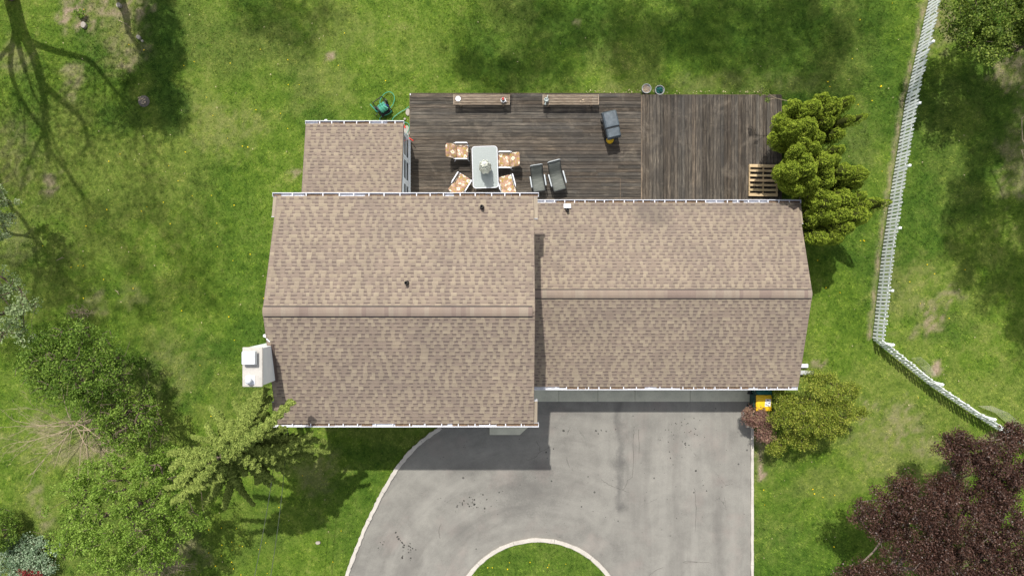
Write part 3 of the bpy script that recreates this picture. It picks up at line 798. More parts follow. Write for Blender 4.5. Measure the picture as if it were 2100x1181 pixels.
def gutter(x0, x1, y, z, s, hang, seed, down=None):
    """open trough on the outer side (s=+1 towards +y) with straps across"""
    w = .138; mb = MB(HO); t = .006; rnd = random.Random(seed)
    def bx(a, b, c, d): mb.box(x0, x1, min(y+s*a, y+s*b), max(y+s*a, y+s*b), c, d)
    bx(.002, .008, z-.115, z-.012)
    bx(.008, w-.02, z-.115, z-.109)
    bx(w-.02, w-.012, z-.115, z-.008)
    bx(w-.021, w-.003, z-.008, z+.004)
    for xx in (x0, x1-.008): mb.box(xx, xx+.008, min(y+s*.0085, y+s*(w-.0205)), max(y+s*.0085, y+s*(w-.0205)), z-.108, z-.002)
    g = mb.build('gutter', M['white'], house)
    mb = MB(HO)
    k = 120
    x = x0+.02
    while x < x1-.2:
        l = rnd.uniform(.1, .9)
        if rnd.random() < .8:
            h = rnd.uniform(.02, .05); a = rnd.uniform(.012, .05); b = rnd.uniform(.07, w-.024)
            mb = MB(HO); mb.box(x, min(x+l, x1-.02), min(y+s*a, y+s*b), max(y+s*a, y+s*b), z-.1085, z-.108+h); mb.build('leaf_litter', M['litter'], g)
        x += l+.02
    for px in hang:
        mb = MB(HO); mb.box(px-.015, px+.015, min(y+s*.009, y+s*(w-.025)), max(y+s*.009, y+s*(w-.025)), z-.016, z-.007)
        mb.build('hanger', M['white'], g)
    return g
def hx(x0, x1, step, seed):
    r = random.Random(seed); o = []; x = x0+.5
    while x < x1-.1: o.append(x); x += step*r.uniform(.86, 1.14)
    return o
g1 = gutter(MX0-.15, MX1+.17, MYB, EZ, 1, hx(MX0, MX1, .50, 1), 21)
g2 = gutter(MX0-.13, MX1+.17, MYF, EZ, -1, hx(MX0, MX1, .53, 2), 22)
g3 = gutter(MX1+.03, GX1+.11, GYB, GZ, 1, hx(MX1, GX1, .37, 3), 23)
g4 = gutter(MX1+.05, GX1-.02, GYF, GZ, -1, hx(MX1, GX1, .43, 4), 24)
g5 = gutter(SX0-.02, SX1+.02, SYB, SZ0, 1, hx(SX0, SX1, .42, 5), 25)
# downspouts
mb = MB(HO); p = W(669, 244, 2.2)
mb.box(p.x-.045, p.x+.045, SYB+.128, SYB+.19, .05, 2.26); mb.box(p.x-.045, p.x+.045, SYB+.128, SYB+.45, .0, .08)
mb.build('downspout', M['white'], house, bevel=.006)
mb = MB(HO); mb.box(GX1-.235, GX1-.16, W(0, 752).y, W(0, 746).y, .02, 2.0); mb.box(GX1-.235, W(1657, 0, .1).x, W(0, 753).y, W(0, 745.5).y, .03, .13)
mb.build('downspout', M['white'], house, bevel=.006)

# chimney chase
CZ = 6.5
cx0, cx1 = W(497, 0, CZ).x, W(536, 0, CZ).x; cy1, cy0 = W(0, 712, CZ).y, W(0, 793, CZ).y
mb = MB(HO); mb.box(cx0+.03, cx1, cy0+.03, cy1-.03, -.1, CZ-.06)
chim = mb.build('chimney', M['siding'], house)
mb = MB(HO); mb.box(cx0, cx1+.03, cy0, cy1, CZ-.062, CZ); mb.build('crown', M['crown'], chim, bevel=.012)
mb = MB(HO); c = W(510.5, 734, CZ+.2)
mb.frustum(c.x-.225, c.x+.215, c.y-.21, c.y+.21, CZ+.13, CZ+.25, .03)
mb.box(c.x-.155, c.x+.155, c.y-.155, c.y+.155, CZ+.002, CZ+.127); mb.build('chimney_cap', M['cap'], chim, bevel=.008)
mb = MB(HO); c = W(513, 779, CZ+.02)
mb.box(c.x-.14, c.x+.14, c.y-.13, c.y+.13, CZ+.002, CZ+.02)
mb.at((c.x, c.y, CZ)); mb.lathe([(.075, .021), (.075, .14), (.10, .15), (.10, .19), (.08, .22), (.04, .245), (.0001, .255)], 20)
mb.build('flue', M['cap'], chim, smooth=True)
mb = MB(HO); rz_ = lambda y: RZ - abs(y-MYR)*.3396
mb.box(MX0+.115, MX0+.165, cy0-.02, cy1+.02, rz_(cy0)-.02, rz_(cy0)+.0)
a, b = cy0-.03, cy1+.03
mb.add([(cx1+.002, a, rz_(a)+.012), (cx1+.075, a, rz_(a)+.012), (cx1+.075, b, rz_(b)+.012), (cx1+.002, b, rz_(b)+.012), (cx1+.002, a, rz_(a)+.05), (cx1+.075, a, rz_(a)+.03), (cx1+.075, b, rz_(b)+.03), (cx1+.002, b, rz_(b)+.05)],
       [(0,1,2,3),(4,5,6,7),(0,1,5,4),(1,2,6,5),(2,3,7,6),(3,0,4,7)])
mb.build('flashing', M['brown'], chim)
p = W(547, 695, 5.7)
mb = MB(HO); mb.tube([(p.x-.07, p.y+.10, 5.66), (p.x+.03, p.y-.03, 5.70), (p.x+.09, p.y-.09, 5.68)], .022, 8); mb.at((p.x-.07, p.y+.10, 5.66)); mb.lathe([(.05, -.03), (.05, .03), (.0001, .035)], 12)
mb.build('cable_bracket', M['white'], house)

# roof vents
def vent(px, py, z, flash=False):
    p = W(px, py, z+.12); mb = MB(HO); mb.at((p.x, p.y, z))
    mb.lathe([(.075, -.02), (.07, .05), (.052, .09), (.052, .24), (.038, .24), (.038, .1), (.0001, .09)], 18)
    v = mb.build('vent_pipe', M['black'], house, smooth=True)
    if flash:
        mb = MB(HO); s = -.34 
        x, y = p.x, p.y+.09
        mb.add([(x-.13, y-.02, z+.03), (x+.13, y-.02, z+.03), (x+.13, y+.13, z-.022), (x-.13, y+.13, z-.022)], [(0,1,2,3)])
        q = mb.build('flashing', M['white'], v)
        m_ = q.modifiers.new('t', 'SOLIDIFY'); m_.thickness = .006
vent(988, 424, EZ+.13+.03); vent(833.5, 580, RZ-.3+.0); vent(1164, 430, GZ+.14, True)

# sunroom windows in the east wall
XW = SX1-.045
for (ya, yb) in ((4.90, 5.62), (4.04, 4.75), (3.10, 3.85)):
    mb = MB(HO); z0, z1 = .92, 2.02
    for (a, b, c, d) in ((ya-.05, yb+.05, z0-.05, z0), (ya-.05, yb+.05, z1, z1+.05), (ya-.05, ya, z0+.0005, z1-.0005), (yb, yb+.05, z0+.0005, z1-.0005), (ya+.0005, yb-.0005, 1.46, 1.52)):
        mb.box(XW+.001, XW+.03, a, b, c, d)
    w_ = mb.build('window', M['trim'], swall)
    for (c, d) in ((z0, 1.46), (1.52, z1)):
        mb = MB(HO); mb.box(XW+.001, XW+.012, ya+.001, yb-.001, c+.001, d-.001); mb.build('pane', M['pane'], w_)
# corner boards
for a in ((5.68, 5.735, .0, 2.2), (2.7, 5.67, 2.09, 2.2), (2.7, 5.67, .36, .50)):
    mb = MB(HO); mb.box(XW+.001, XW+.022, *a); mb.build('corner_board', M['trim'], swall)
# front stoop
st = MB(HO)
A = [W(1004, 870, .15), W(1004, 891.5, .15), W(1066, 891.5, .15), W(1083, 876, .15), W(1083, 860, .15)]
st.prism([(p.x, p.y) for p in A][:1] + [(p.x, p.y) for p in A][1:], -.1, .15)
st.build('stoop', M['slab'], house, bevel=.01)
# garage doors and front door, under the eaves
mb = MB(HO)
for (x0, x1) in ((1.9, 4.8), (5.6, 8.5)):
    for k in range(4): mb.box(x0, x1, GYF+.425, GYF+.449, .04+k*.5, .53+k*.5)
mb.build('garage_door', M['white'], house, bevel=.01)
mb = MB(HO); mb.box(-.75, .15, MYF+.38, MYF+.419, .16, 2.2); mb.build('front_door', M['brown'], house, bevel=.01)

# ------------------------------------------------------------------ DECK
deck = thing('deck', 'large weathered dark wood deck behind the house', 'deck', (3, 5, 0))
DO = deck.location.copy()
DZ, DZ2 = .38, .34
DX0, DX1 = W(841, 0, DZ).x, W(1314.5, 0, DZ).x; DYT = W(0, 192.5, DZ).y
mb = MB(DO); rnd = random.Random(5)
y = DYT; pitch = .139
i = 0
while y > 2.75:
    x = DX0
    # boards of random length
    while x < DX1:
        L = rnd.uniform(2.4, 4.9); xe = min(x+L, DX1)
        if DX1-xe < .6: xe = DX1
        c = rnd.uniform(.72, 1.28); w = rnd.uniform(-.06, .06); mb.col = (c*(1+w), c, c*(1-w), 1)
        dz = rnd.uniform(-.003, .003)
        if not (i >= 1 and 0): mb.box(x+.003, xe-.003, y-pitch+.007, y-.007, DZ-.03, DZ+dz)
        x = xe
    y -= pitch; i += 1
mb.col = (.6, .6, .6, 1)
mb.build('deck_platform', M['deck_x'], deck)
mb = MB(DO); rnd = random.Random(6)
X2 = W(1602, 0, DZ2).x; DYT2 = W(0, 195.5, DZ2).y
x = DX1+.055
while x < X2-.02:
    c = rnd.uniform(.72, 1.28); w = rnd.uniform(-.06, .06); mb.col = (c*(1+w), c, c*(1-w), 1)
    yy = 2.75
    while yy < DYT2:
        L = rnd.uniform(2.6, 4.8); ye = min(yy+L, DYT2)
        if DYT2-ye < .6: ye = DYT2
        mb.box(x+.004, min(x+.137, X2)-.007, yy+.003, ye-.003, DZ2-.03, DZ2+rnd.uniform(-.003, .003)); yy = ye
    x += .139
mb.build('deck_platform', M['deck_y'], deck)
mb = MB(DO)
mb.col = (.5, .45, .4, 1); mb.box(DX0+.03, X2-.03, 2.7, DYT-.05, DZ2-.20, DZ2-.06); mb.build('joist', M['deck_y'], deck)
for c, a in (((1.9, 1.8, 1.6, 1), (DX0-.022, DX0-.001, 5.75, DYT, .02, DZ)), ((2.2, 2.0, 1.8, 1), (DX1+.001, DX1+.05, 2.7, DYT2, DZ2-.1, DZ-.002)), ((1.3, 1.2, 1.1, 1), (DX1+.052, X2, DYT2+.001, DYT2+.025, .02, DZ2-.002)),
             ((1.3, 1.2, 1.1, 1), (DX0, DX1, DYT+.001, DYT+.025, .02, DZ-.002)), ((1.3, 1.2, 1.1, 1), (X2+.001, X2+.025, 2.7, DYT2, .02, DZ2-.002))):
    mb = MB(DO); mb.col = c; mb.box(*a); mb.build('rim_joist', M['deck_y'], deck)
# hatch border + loose board
p = W(1272, 366, DZ); mb = MB(DO); mb.col = (1.8, 1.6, 1.4, 1)
mb.box(p.x-.012, p.x+.012, 2.9, p.y, DZ+.003, DZ+.008); mb.box(W(1040, 0, DZ).x, p.x-.014, p.y-.012, p.y+.008, DZ+.003, DZ+.0075)
mb.build('hatch_trim', M['deck_x'], deck)
# white post cap at deck corner
mb = MB(DO); p = W(841.5, 193.5, .42); mb.box(p.x-.02, p.x+.012, p.y-.04, p.y+.02, .0, .42); mb.build('corner_post', M['white'], deck)

# ------------------------------------------------------------------ furniture on the deck
def bench(p, label):
    t = thing('bench', label, 'bench', (p.x, p.y, DZ), 0, 'slatted benches along the deck edge')
    w, d, h = 2.16, .385, .42
    mb = MB(); n = 6; s = (d-.03)/n
    for k in range(n): mb.box(-w/2+.03, w/2-.03, -d/2+.015+k*s+.016, -d/2+.015+(k+1)*s-.013, h-.04, h)
    mb.build('seat', M['bench'], t, bevel=.003)
    mb = MB()
    mb.box(-w/2, -w/2+.028, -d/2, d/2, h-.08, h+.003); mb.box(w/2-.028, w/2, -d/2, d/2, h-.08, h+.003)
    mb.box(-w/2+.029, w/2-.029, -d/2, -d/2+.013, h-.08, h-.002); mb.box(-w/2+.029, w/2-.029, d/2-.013, d/2, h-.08, h-.002)
    mb.build('apron', M['bench'], t)
    for sx in (-1, 1):
        for sy in (-1, 1):
            mb = MB(); mb.cbox((sx*(w/2-.25), sy*(d/2-.06), (h-.082)/2), (.07, .07, h-.082)); mb.build('leg', M['bench'], t)
    return t
bench(W(987.5, 204.5, .80), 'slatted wooden bench on the deck edge holding a white plate and red flowers')
bench(W(1170.5, 204.5, .80), 'slatted wooden bench on the deck edge holding a grey watering can')
BT = DZ+.42+.002
p = W(939.5, 203, BT)
mb = MB(); mb.lathe([(.0001, .004), (.06, .0), (.06, .006), (.10, .02), (.102, .026), (.07, .014), (.0001, .012)], 28)
o = mb.build('plate', M['white'], smooth=True); o.location = (p.x, p.y, BT); tag(o, 'small round white dish on the left end of the left bench', 'plate')
def flowerpot():
    p = W(1032, 206, BT+.1)
    t = thing('flower_pot', 'small white flower pot with red geranium blooms on the right end of the left bench', 'flower pot', (p.x, p.y, BT), 0)
    mb = MB(); mb.lathe([(.0001, 0), (.06, 0), (.085, .13), (.095, .14), (.08, .14), (.075, .12), (.0001, .12)], 20); mb.tube([(.07, -.02, .03), (.12, -.05, .06), (.13, -.05, .11), (.08, -.03, .13)], .01, 6)
    mb.build('pot', M['white'], t, smooth=True)
    rnd = random.Random(3)
    for nm, mat, n, z, rr in (('foliage', M['lf_dark'], 60, .15, .07), ('blossom', M['red'], 26, .24, .05)):
        mb = MB()
        for k in range(n):
            a = rnd.uniform(0, 6.28); r = rr*math.sqrt(rnd.random()); zz = z+rnd.uniform(-.03, .04)
            mb.at((r*math.cos(a), r*math.sin(a)+(.03 if nm == 'blossom' else 0), zz), (rnd.uniform(-.8, .8), rnd.uniform(-.8, .8), a)); s = rnd.uniform(.012, .022)
            mb.add([(-s, 0, 0), (0, -s*.7, .003), (s, 0, 0), (0, s*.7, .003)], [(0, 1, 2, 3)])
        mb.build(nm, mat, t)
flowerpot()
def wcan():
    p = W(1120.5, 205, BT+.1)
    t = thing('watering_can', 'pale grey watering can with a loop handle on the left end of the right bench', 'watering can', (p.x, p.y, BT), R(-20))
    mb = MB(); mb.lathe([(.0001, 0), (.085, 0), (.09, .02), (.08, .16), (.072, .17), (.055, .165), (.06, .1), (.0001, .09)], 24); mb.build('body', M['gwater'], t, smooth=True)
    mb = MB(); mb.tube([(.0, -.07, .05), (.01, -.13, .12), (.02, -.18, .19)], [.02, .014, .012], 8); mb.at((.02, -.18, .19), (R(50), 0, 0)); mb.lathe([(.012, 0), (.04, .03), (.0001, .035)], 14); mb.build('spout', M['gwater'], t)
    mb = MB(); mb.tube([(0, .06, .05), (0, .15, .09), (0, .17, .16), (0, .10, .23), (0, .0, .24), (0, -.05, .17)], .012, 8); mb.build('handle', M['gwater'], t, smooth=True)
wcan()

def table():
    tz = .72
    p = W(994.8, 343, DZ+tz)
    t = thing('patio_table', 'rectangular frosted glass patio table with a white rim between the floral chairs', 'table', (p.x, p.y, DZ), R(1.8))
    hx_, hy = .475, .785
    def rr(hx, hy, r, n=6):
        o = []
        for (sx, sy, a0) in ((1, 1, 0), (-1, 1, 90), (-1, -1, 180), (1, -1, 270)):
            for k in range(n+1):
                a = R(a0+90*k/n); o.append((sx*(hx-r)+r*math.cos(a), sy*(hy-r)+r*math.sin(a)))
        return o
    mb = MB(); mb.prism(rr(hx_-.012, hy-.012, .10), tz-.008, tz); mb.build('tabletop', M['glass_top'], t)
    mb = MB(); q = rr(hx_, hy, .11); q = q+q[:1]
    mb.tube([(a, b, tz-.006) for a, b in q], .014, 8, False); mb.build('rim', M['white'], t, smooth=True)
    mb = MB()
    for sx in (-1, 1):
        for sy in (-1, 1): mb.tube([(sx*(hx_-.05), sy*(hy-.06), tz-.026), (sx*.08, sy*.34, tz-.030)], .017, 8)
    mb.build('brace', M['white'], t)
    for sx in (-1, 1):
        for sy in (-1, 1):
            mb = MB(); mb.tube([(sx*(hx_-.06), sy*(hy-.08), tz-.03), (sx*(hx_-.09), sy*(hy-.13), .01)], .017, 8); mb.build('leg', M['white'], t)
    # folded umbrella standing through the table
    u = thing('umbrella', 'folded grey and cream striped umbrella standing in the patio table', 'umbrella', (p.x+.02, p.y-.08, DZ), R(15))
    mb = MB(); mb.tube([(0, 0, 0.0), (0, 0, 1.86)], .019, 10); mb.build('pole', M['white'], u)
    mb = MB(); n = 64; prof = [(1.82, .012), (1.78, .055), (1.66, .13), (1.52, .18), (1.38, .215), (1.24, .235), (1.10, .245), (.98, .235), (.90, .22)]
    vs = []; fs = []
    for i, (z, r) in enumerate(prof):
        for j in range(n):
            a = 2*math.pi*j/n; pl = .5+.5*math.cos(8*a); k = .86+.14*pl**.7; twist = (1.82-z)*.25
            sc = .07*(i/8)*(1-pl)
            vs.append((r*k*math.cos(a+twist), r*k*math.sin(a+twist)*1.0, z+sc))
    for i in range(len(prof)-1):
        for j in range(n): fs.append((i*n+j, i*n+(j+1) % n, (i+1)*n+(j+1) % n, (i+1)*n+j))
    mb.add(vs, fs); mb.build('canopy', M['umbrella'], u, smooth=True)
    # upper flap tier
    mb = MB(); vs = []; fs = []
    prof = [(1.90, .01), (1.87, .07), (1.80, .15), (1.72, .20)]
    for i, (z, r) in enumerate(prof):
        for j in range(n):
            a = 2*math.pi*j/n; pl = .5+.5*math.cos(8*a); k = .68+.32*pl; vs.append((r*k*math.cos(a), r*k*math.sin(a), z-.04*pl*i/3))
    for i in range(3):
        for j in range(n): fs.append((i*n+j, i*n+(j+1) % n, (i+1)*n+(j+1) % n, (i+1)*n+j))
    mb.add(vs, fs); mb.build('vent_flap', M['umbrella'], u, smooth=True)
    mb = MB(); mb.at((0, 0, 1.88)); mb.lathe([(.03, 0), (.03, .03), (.012, .05), (.0001, .06)], 12); mb.build('finial', M['white'], u)
table()

def chair():
    t = thing('patio_chair', 'x', 'chair', (0, 0, 0), 0, 'floral cushioned patio chairs around the glass table')
    # faces +x, seat centre at origin
    mb = MB(); mb.at((.03, 0, .45)); mb.pillow((0, 0, 0), (.50, .50, .11), .32, 28, 12, .004); mb.build('seat_cushion', M['floral'], t, smooth=True)
    mb = MB(); mb.at((-.355, 0, .655), (0, R(38), 0)); mb.pillow((0, 0, 0), (.50, .54, .10), .32, 28, 12, .004); mb.build('back_cushion', M['floral'], t, smooth=True)
    mb = MB(); mb.box(-.22, .28, -.26, .26, .36, .385); mb.tube([(-.15, -.24, .37), (-.50, -.24, .72), (-.50, .24, .72), (-.15, .24, .37)], .014, 8); mb.build('frame', M['white'], t)
    for s in (-1, 1):
        mb = MB(); mb.tube([(-.26, s*.30, .655), (-.1, s*.305, .665), (.2, s*.305, .655), (.25, s*.305, .63)], .012, 8)
        mb.cbox((.02, s*.305, .672), (.44, .042, .022)); mb.build('armrest', M['white'], t, bevel=.004)
        mb = MB(); mb.tube([(.25, s*.305, .64), (.27, s*.29, .3), (.29, s*.28, .0)], .014, 8); mb.build('leg', M['white'], t)
        mb = MB(); mb.tube([(-.22, s*.30, .64), (-.20, s*.28, .3), (-.28, s*.28, .0)], .014, 8); mb.build('leg', M['white'], t)
    return t
ch0 = chair()
for i, (px, py, a, lab) in enumerate(((945, 311, 0, 'floral cushioned white chair nearest the sunroom, squarely facing the glass table from its left'),
                                 (1036, 329, 180, 'floral cushioned white chair squarely facing the glass table from its right side'),
                                 (947, 374, 58, 'floral cushioned white chair turned askew beside the lower left corner of the glass table'),
                                 (1038.5, 375, 105, 'floral cushioned white chair tucked at the lower right corner of the glass table'))):
    c = ch0 if i == 0 else copy_tree(ch0)
    p = W(px, py, DZ+.5); c.location = (p.x, p.y, DZ); c.rotation_euler.z = R(a); c['label'] = lab

def lounger():
    t = thing('reclining_chair', 'x', 'chair', (0, 0, 0), 0, 'grey reclining garden chairs beside the wall')
    # faces +x
    prof = [(-.52, .98), (-.40, .82), (-.26, .62), (-.14, .45), (-.02, .41), (.20, .43), (.42, .47), (.46, .45)]
    mb = MB(); w = .225; vs = []; fs = []
    for i, (x, z) in enumerate(prof):
        for j in range(7):
            y = -w + 2*w*j/6; vs.append((x, y, z - .012*(1-(y/w)**2)))
    for i in range(len(prof)-1):
        for j in range(6): fs.append((i*7+j, i*7+j+1, (i+1)*7+j+1, (i+1)*7+j))
    mb.add(vs, fs); o = mb.build('sling_seat', M['sling'], t, smooth=True); m_ = o.modifiers.new('t', 'SOLIDIFY'); m_.thickness = .006
    mb = MB()
    for s in (-1, 1): mb.tube([(x, s*.24, z+.004) for x, z in prof], .014, 8)
    mb.tube([(.46, -.24, .45), (.46, .24, .45)], .014, 8); mb.build('frame', M['bmetal'], t, smooth=True)
    mb = MB(); mb.tube([(-.52, -.24, .985), (-.535, -.2, 1.0), (-.535, .2, 1.0), (-.52, .24, .985)], .015, 8); mb.build('head_bar', M['silver'], t)
    for s in (-1, 1):
        mb = MB(); mb.pillow((.06, s*.285, .615), (.46, .055, .03), .3, 16, 8); mb.build('armrest', M['silver'], t, smooth=True)
        mb = MB(); mb.tube([(.26, s*.28, .60), (-.12, s*.27, .25), (-.32, s*.26, .01)], .012, 8); mb.build('leg', M['bmetal'], t)
        mb = MB(); mb.tube([(-.14, s*.28, .60), (.12, s*.27, .3), (.36, s*.26, .01)], .012, 8); mb.build('leg', M['bmetal'], t)
    return t
lg0 = lounger()
lg1 = copy_tree(lg0)
for c, (px, py, a), lab in ((lg0, (1103, 369, -81), 'grey sling reclining chair nearer the glass table, its seat end by the gutter'),
                       (lg1, (1142, 364, -75), 'grey sling reclining chair farther from the glass table, tilted and standing clear of the gutter')):
    p = W(px, py, DZ+.55); c.location = (p.x, p.y, DZ); c.rotation_euler.z = R(a); c['label'] = lab
lg0.scale = (.93, .96, 1)
lg1.scale = (1.06, 1.0, 1.02)

def grill():
    p = W(1255, 254, DZ+.9)
    t = thing('barbecue_grill', 'covered barbecue grill under a dark slate blue vinyl cover on the deck', 'grill', (p.x, p.y, DZ), R(-90+13))
    # long axis x ( +x points down the photo)
    mb = MB(); vs = []; fs = []
    prof = [(-.52, .62), (-.51, .80), (-.44, .93), (-.05, .95), (.10, .93), (.135, .87), (.15, .87), (.18, .91), (.48, .89), (.52, .82), (.52, .62)]
    hw = .27
    for i, (x, z) in enumerate(prof):
        ww = hw*(1.0 if x < .12 else .93)
        for (yy, zz) in ((-ww-.005, min(z, .62)), (-ww-.003, min(z, .66)), (-ww, z-.05), (-ww+.05, z), (0, z+.012), (ww-.05, z), (ww, z-.05), (ww+.003, min(z, .66)), (ww+.005, min(z, .62))):
            vs.append((x, yy, zz))
    for i in range(len(prof)-1):
        for j in range(8): fs.append((i*9+j, i*9+j+1, (i+1)*9+j+1, (i+1)*9+j))
    fs.append(tuple(range(9))); fs.append(tuple((len(prof)-1)*9+j for j in range(8, -1, -1)))
    mb.add(vs, fs); mb.build('cover', M['cover'], t, smooth=True)
    mb = MB(); mb.tube([(.142, -.27, .74), (.142, -.265, .83), (.142, -.21, .885), (.142, .21, .885), (.142, .265, .83), (.142, .27, .74)], .016, 6); mb.build('strap', M['black'], t)
    mb = MB(); mb.cbox((-.05, 0, .40), (.80, .40, .46)); mb.build('firebox', M['black'], t, bevel=.02)
    mb = MB(); mb.at((.47, -.09, .16)); mb.lathe([(.0001, 0), (.13, .02), (.14, .1), (.13, .3), (.10, .36), (.0001, .38)], 18); mb.build('gas_bottle', M['yellow'], t, smooth=True)
    mb = MB(); mb.tube([(.50, .05, .75), (.58, .02, .72), (.62, .06, .68), (.58, .12, .7), (.50, .13, .74)], .014, 6); mb.build('handle', M['black'], t)
    for sy in (-1, 1):
        mb = MB(); mb.at((-.36, sy*.22, .08)); mb.lathe([(.0001, -.02), (.08, -.02), (.08, .02), (.0001, .02)], 16, 'y'); mb.build('wheel', M['black'], t)
        mb = MB(); mb.cbox((.32, sy*.2, .085), (.05, .05, .165)); mb.build('leg', M['black'], t)
    mb = MB(); mb.tube([(-.36, -.28, .78), (-.22, -.30, .78), (-.22, -.24, .78)], .012, 6); mb.build('side_bracket', M['black'], t)
grill()

def planter(px, py, lab, dead):
    p = W(px, py, .33)
    t = thing('planter', lab, 'planter', (p.x, p.y, 0), 0, 'round planters on the grass behind the deck')
    mb = MB(); mb.lathe([(.0001, 0), (.14, 0), (.175, .30), (.19, .33), (.185, .35), (.165, .345), (.155, .27), (.0001, .27)], 28); mb.build('pot', M['grey_pot'], t, smooth=True)
    rnd = random.Random(int(px))
    if dead:
        mb = MB()
        for k in range(130):
            a = rnd.uniform(0, 6.28); r = .15*math.sqrt(rnd.random())
            mb.at((r*math.cos(a), r*math.sin(a), .28+rnd.uniform(0, .05)), (rnd.uniform(-.7, .7), rnd.uniform(-.7, .7), a)); s = rnd.uniform(.015, .035)
            mb.add([(-s, 0, 0), (0, -s*.6, .004), (s, 0, 0), (0, s*.6, .004)], [(0, 1, 2, 3)])
        mb.build('dead_leaves', M['clay'], t)
    else:
        mb = MB(); mb.pillow((0, 0, .30), (.27, .25, .06), .8, 20, 8, .02)
        mb.tube([(-.10, .03, .34), (-.02, .0, .37), (.09, .05, .33)], .03, 8); mb.build('plastic_bag', M['teal'], t, smooth=True)
        mb = MB(); mb.tube([(-.02, -.04, .36), (.08, -.09, .34)], .028, 8); mb.build('hose_end', M['dgreen'], t)
planter(1326, 182, 'grey pot full of dry brown leaves behind the deck edge', True)
planter(1353, 185, 'grey pot with teal plastic inside, behind the deck edge', False)

def pallet():
    p = W(1566, 370, DZ2+.13)
    t = thing('pallet', 'pale pine wooden pallet lying on the deck under the arborvitae', 'pallet', (p.x, p.y, DZ2+.004), R(-1.0))
    rnd = random.Random(9); w, d = 1.12, 1.22
    for k, x in enumerate((-w/2+.02, 0, w/2-.02)):
        mb = MB(); mb.col = (.9, .85, .8, 1); mb.cbox((x, 0, .065), (.038, d, .095)); mb.build('stringer', M['pallet'], t)
    n = 7
    for k in range(n):
        y = -d/2+.05 + (d-.10)*k/(n-1); c = rnd.uniform(.8, 1.15); wd = .115 if k in (0, n-1) else .088
        mb = MB(); mb.col = (c, c*rnd.uniform(.95, 1.02), c*.95, 1); mb.cbox((0, y, .122), (w, wd, .018)); mb.build('top_board', M['pallet'], t)
    for y in (-d/2+.06, 0, d/2-.06):
        mb = MB(); mb.col = (.7, .65, .6, 1); mb.cbox((0, y, .009), (w, .1, .016)); mb.build('bottom_board', M['pallet'], t)
pallet()

# hose reel, hoses, tool
def reel():
    p = W(786, 222, .25)
    t = thing('hose_reel', 'black hose reel cart wound with green hose on the grass by the sunroom', 'hose reel', (p.x, p.y, 0), R(35))
    # drum axis along local x
    mb = MB(); mb.at((0, 0, .34)); prof = []
    for k in range(8):
        a = -.14+.035*k; r = .16+.012*((k*7) % 3)
        prof += [(r-.012, a-.0175), (r+.008, a), ]
    prof.append((.15, .16)); mb.lathe(prof, 28, 'x'); mb.build('hose_coil', M['hose_coil'], t, smooth=True)
    for s in (-1, 1):
        mb = MB(); mb.at((s*.18, 0, .34)); mb.lathe([(.0001, -.008), (.21, -.008), (.21, .008), (.0001, .008)], 24, 'x'); mb.build('drum_flange', M['black'], t)
        mb = MB(); mb.tube([(s*.22, -.26, .03), (s*.22, -.02, .40), (s*.22, .22, .80)], .016, 8); mb.tube([(s*.22, -.02, .36), (s*.22, .24, .04), (s*.22, -.24, .04)], .016, 8); mb.build('side_frame', M['black'], t)
        mb = MB(); mb.at((s*.27, .22, .10)); mb.lathe([(.0001, -.025), (.06, -.025), (.10, -.02), (.10, .02), (.06, .025), (.0001, .025)], 20, 'x'); mb.build('wheel', M['black'], t)
    mb = MB(); mb.cbox((0, .02, .07), (.46, .46, .06)); mb.build('base_tray', M['black'], t, bevel=.02)
    mb = MB(); mb.tube([(-.22, .22, .80), (.22, .22, .80)], .018, 8); mb.build('push_handle', M['black'], t)
    mb = MB(); mb.tube([(-.22, 0, .34), (-.30, 0, .34), (-.30, -.12, .42), (-.40, -.12, .42)], .012, 8); mb.build('crank', M['bmetal'], t)
    mb = MB(); mb.tube([(.1, -.02, .5), (.19, -.05, .46), (.2, -.1, .40)], .02, 8); mb.build('connector', M['blue'], t)
reel()
def hose(name, pts, lab, z=.05, r=.012, mat='hose'):
    q = smooth_path([W(a, b, c) for a, b, c in pts], 8)
    base = q[0].copy(); base.z = 0
    mb = MB(base); mb.tube(q, r, 7); o = mb.build(name, M[mat], smooth=True); o.location = base; tag(o, lab, 'hose', 'green garden hoses by the sunroom corner'); return o
hose('garden_hose', [(796, 222, .5), (780, 214, .45), (781, 203, .2), (788, 193, .1), (797, 189, .1), (805, 192, .1), (809, 202, .1), (806, 214, .1), (801, 222, .1), (802, 230, .08), (792, 236, .06), (781, 240, .05), (779, 246, .05), (783, 256, .05)], 'green hose looped in a ring above the hose reel')
hose('garden_hose', [(759, 214, .45), (766, 222, .42), (773, 229, .35), (778, 226, .4)], 'short pale green hose end sticking out left of the hose reel', r=.018)
hose('garden_hose', [(839, 219, .06), (831, 225, .05), (822, 230, .05), (812, 237, .05), (806, 243, .05), (803, 252, .05)], 'green hose running across the grass from the deck to the sunroom eave')
hose('garden_hose', [(822, 252, .05), (830, 251, .06), (838, 255, .06), (839, 263, .1), (836, 271, .12), (832, 277, .3)], 'green hose bent round the sunroom corner by the deck')
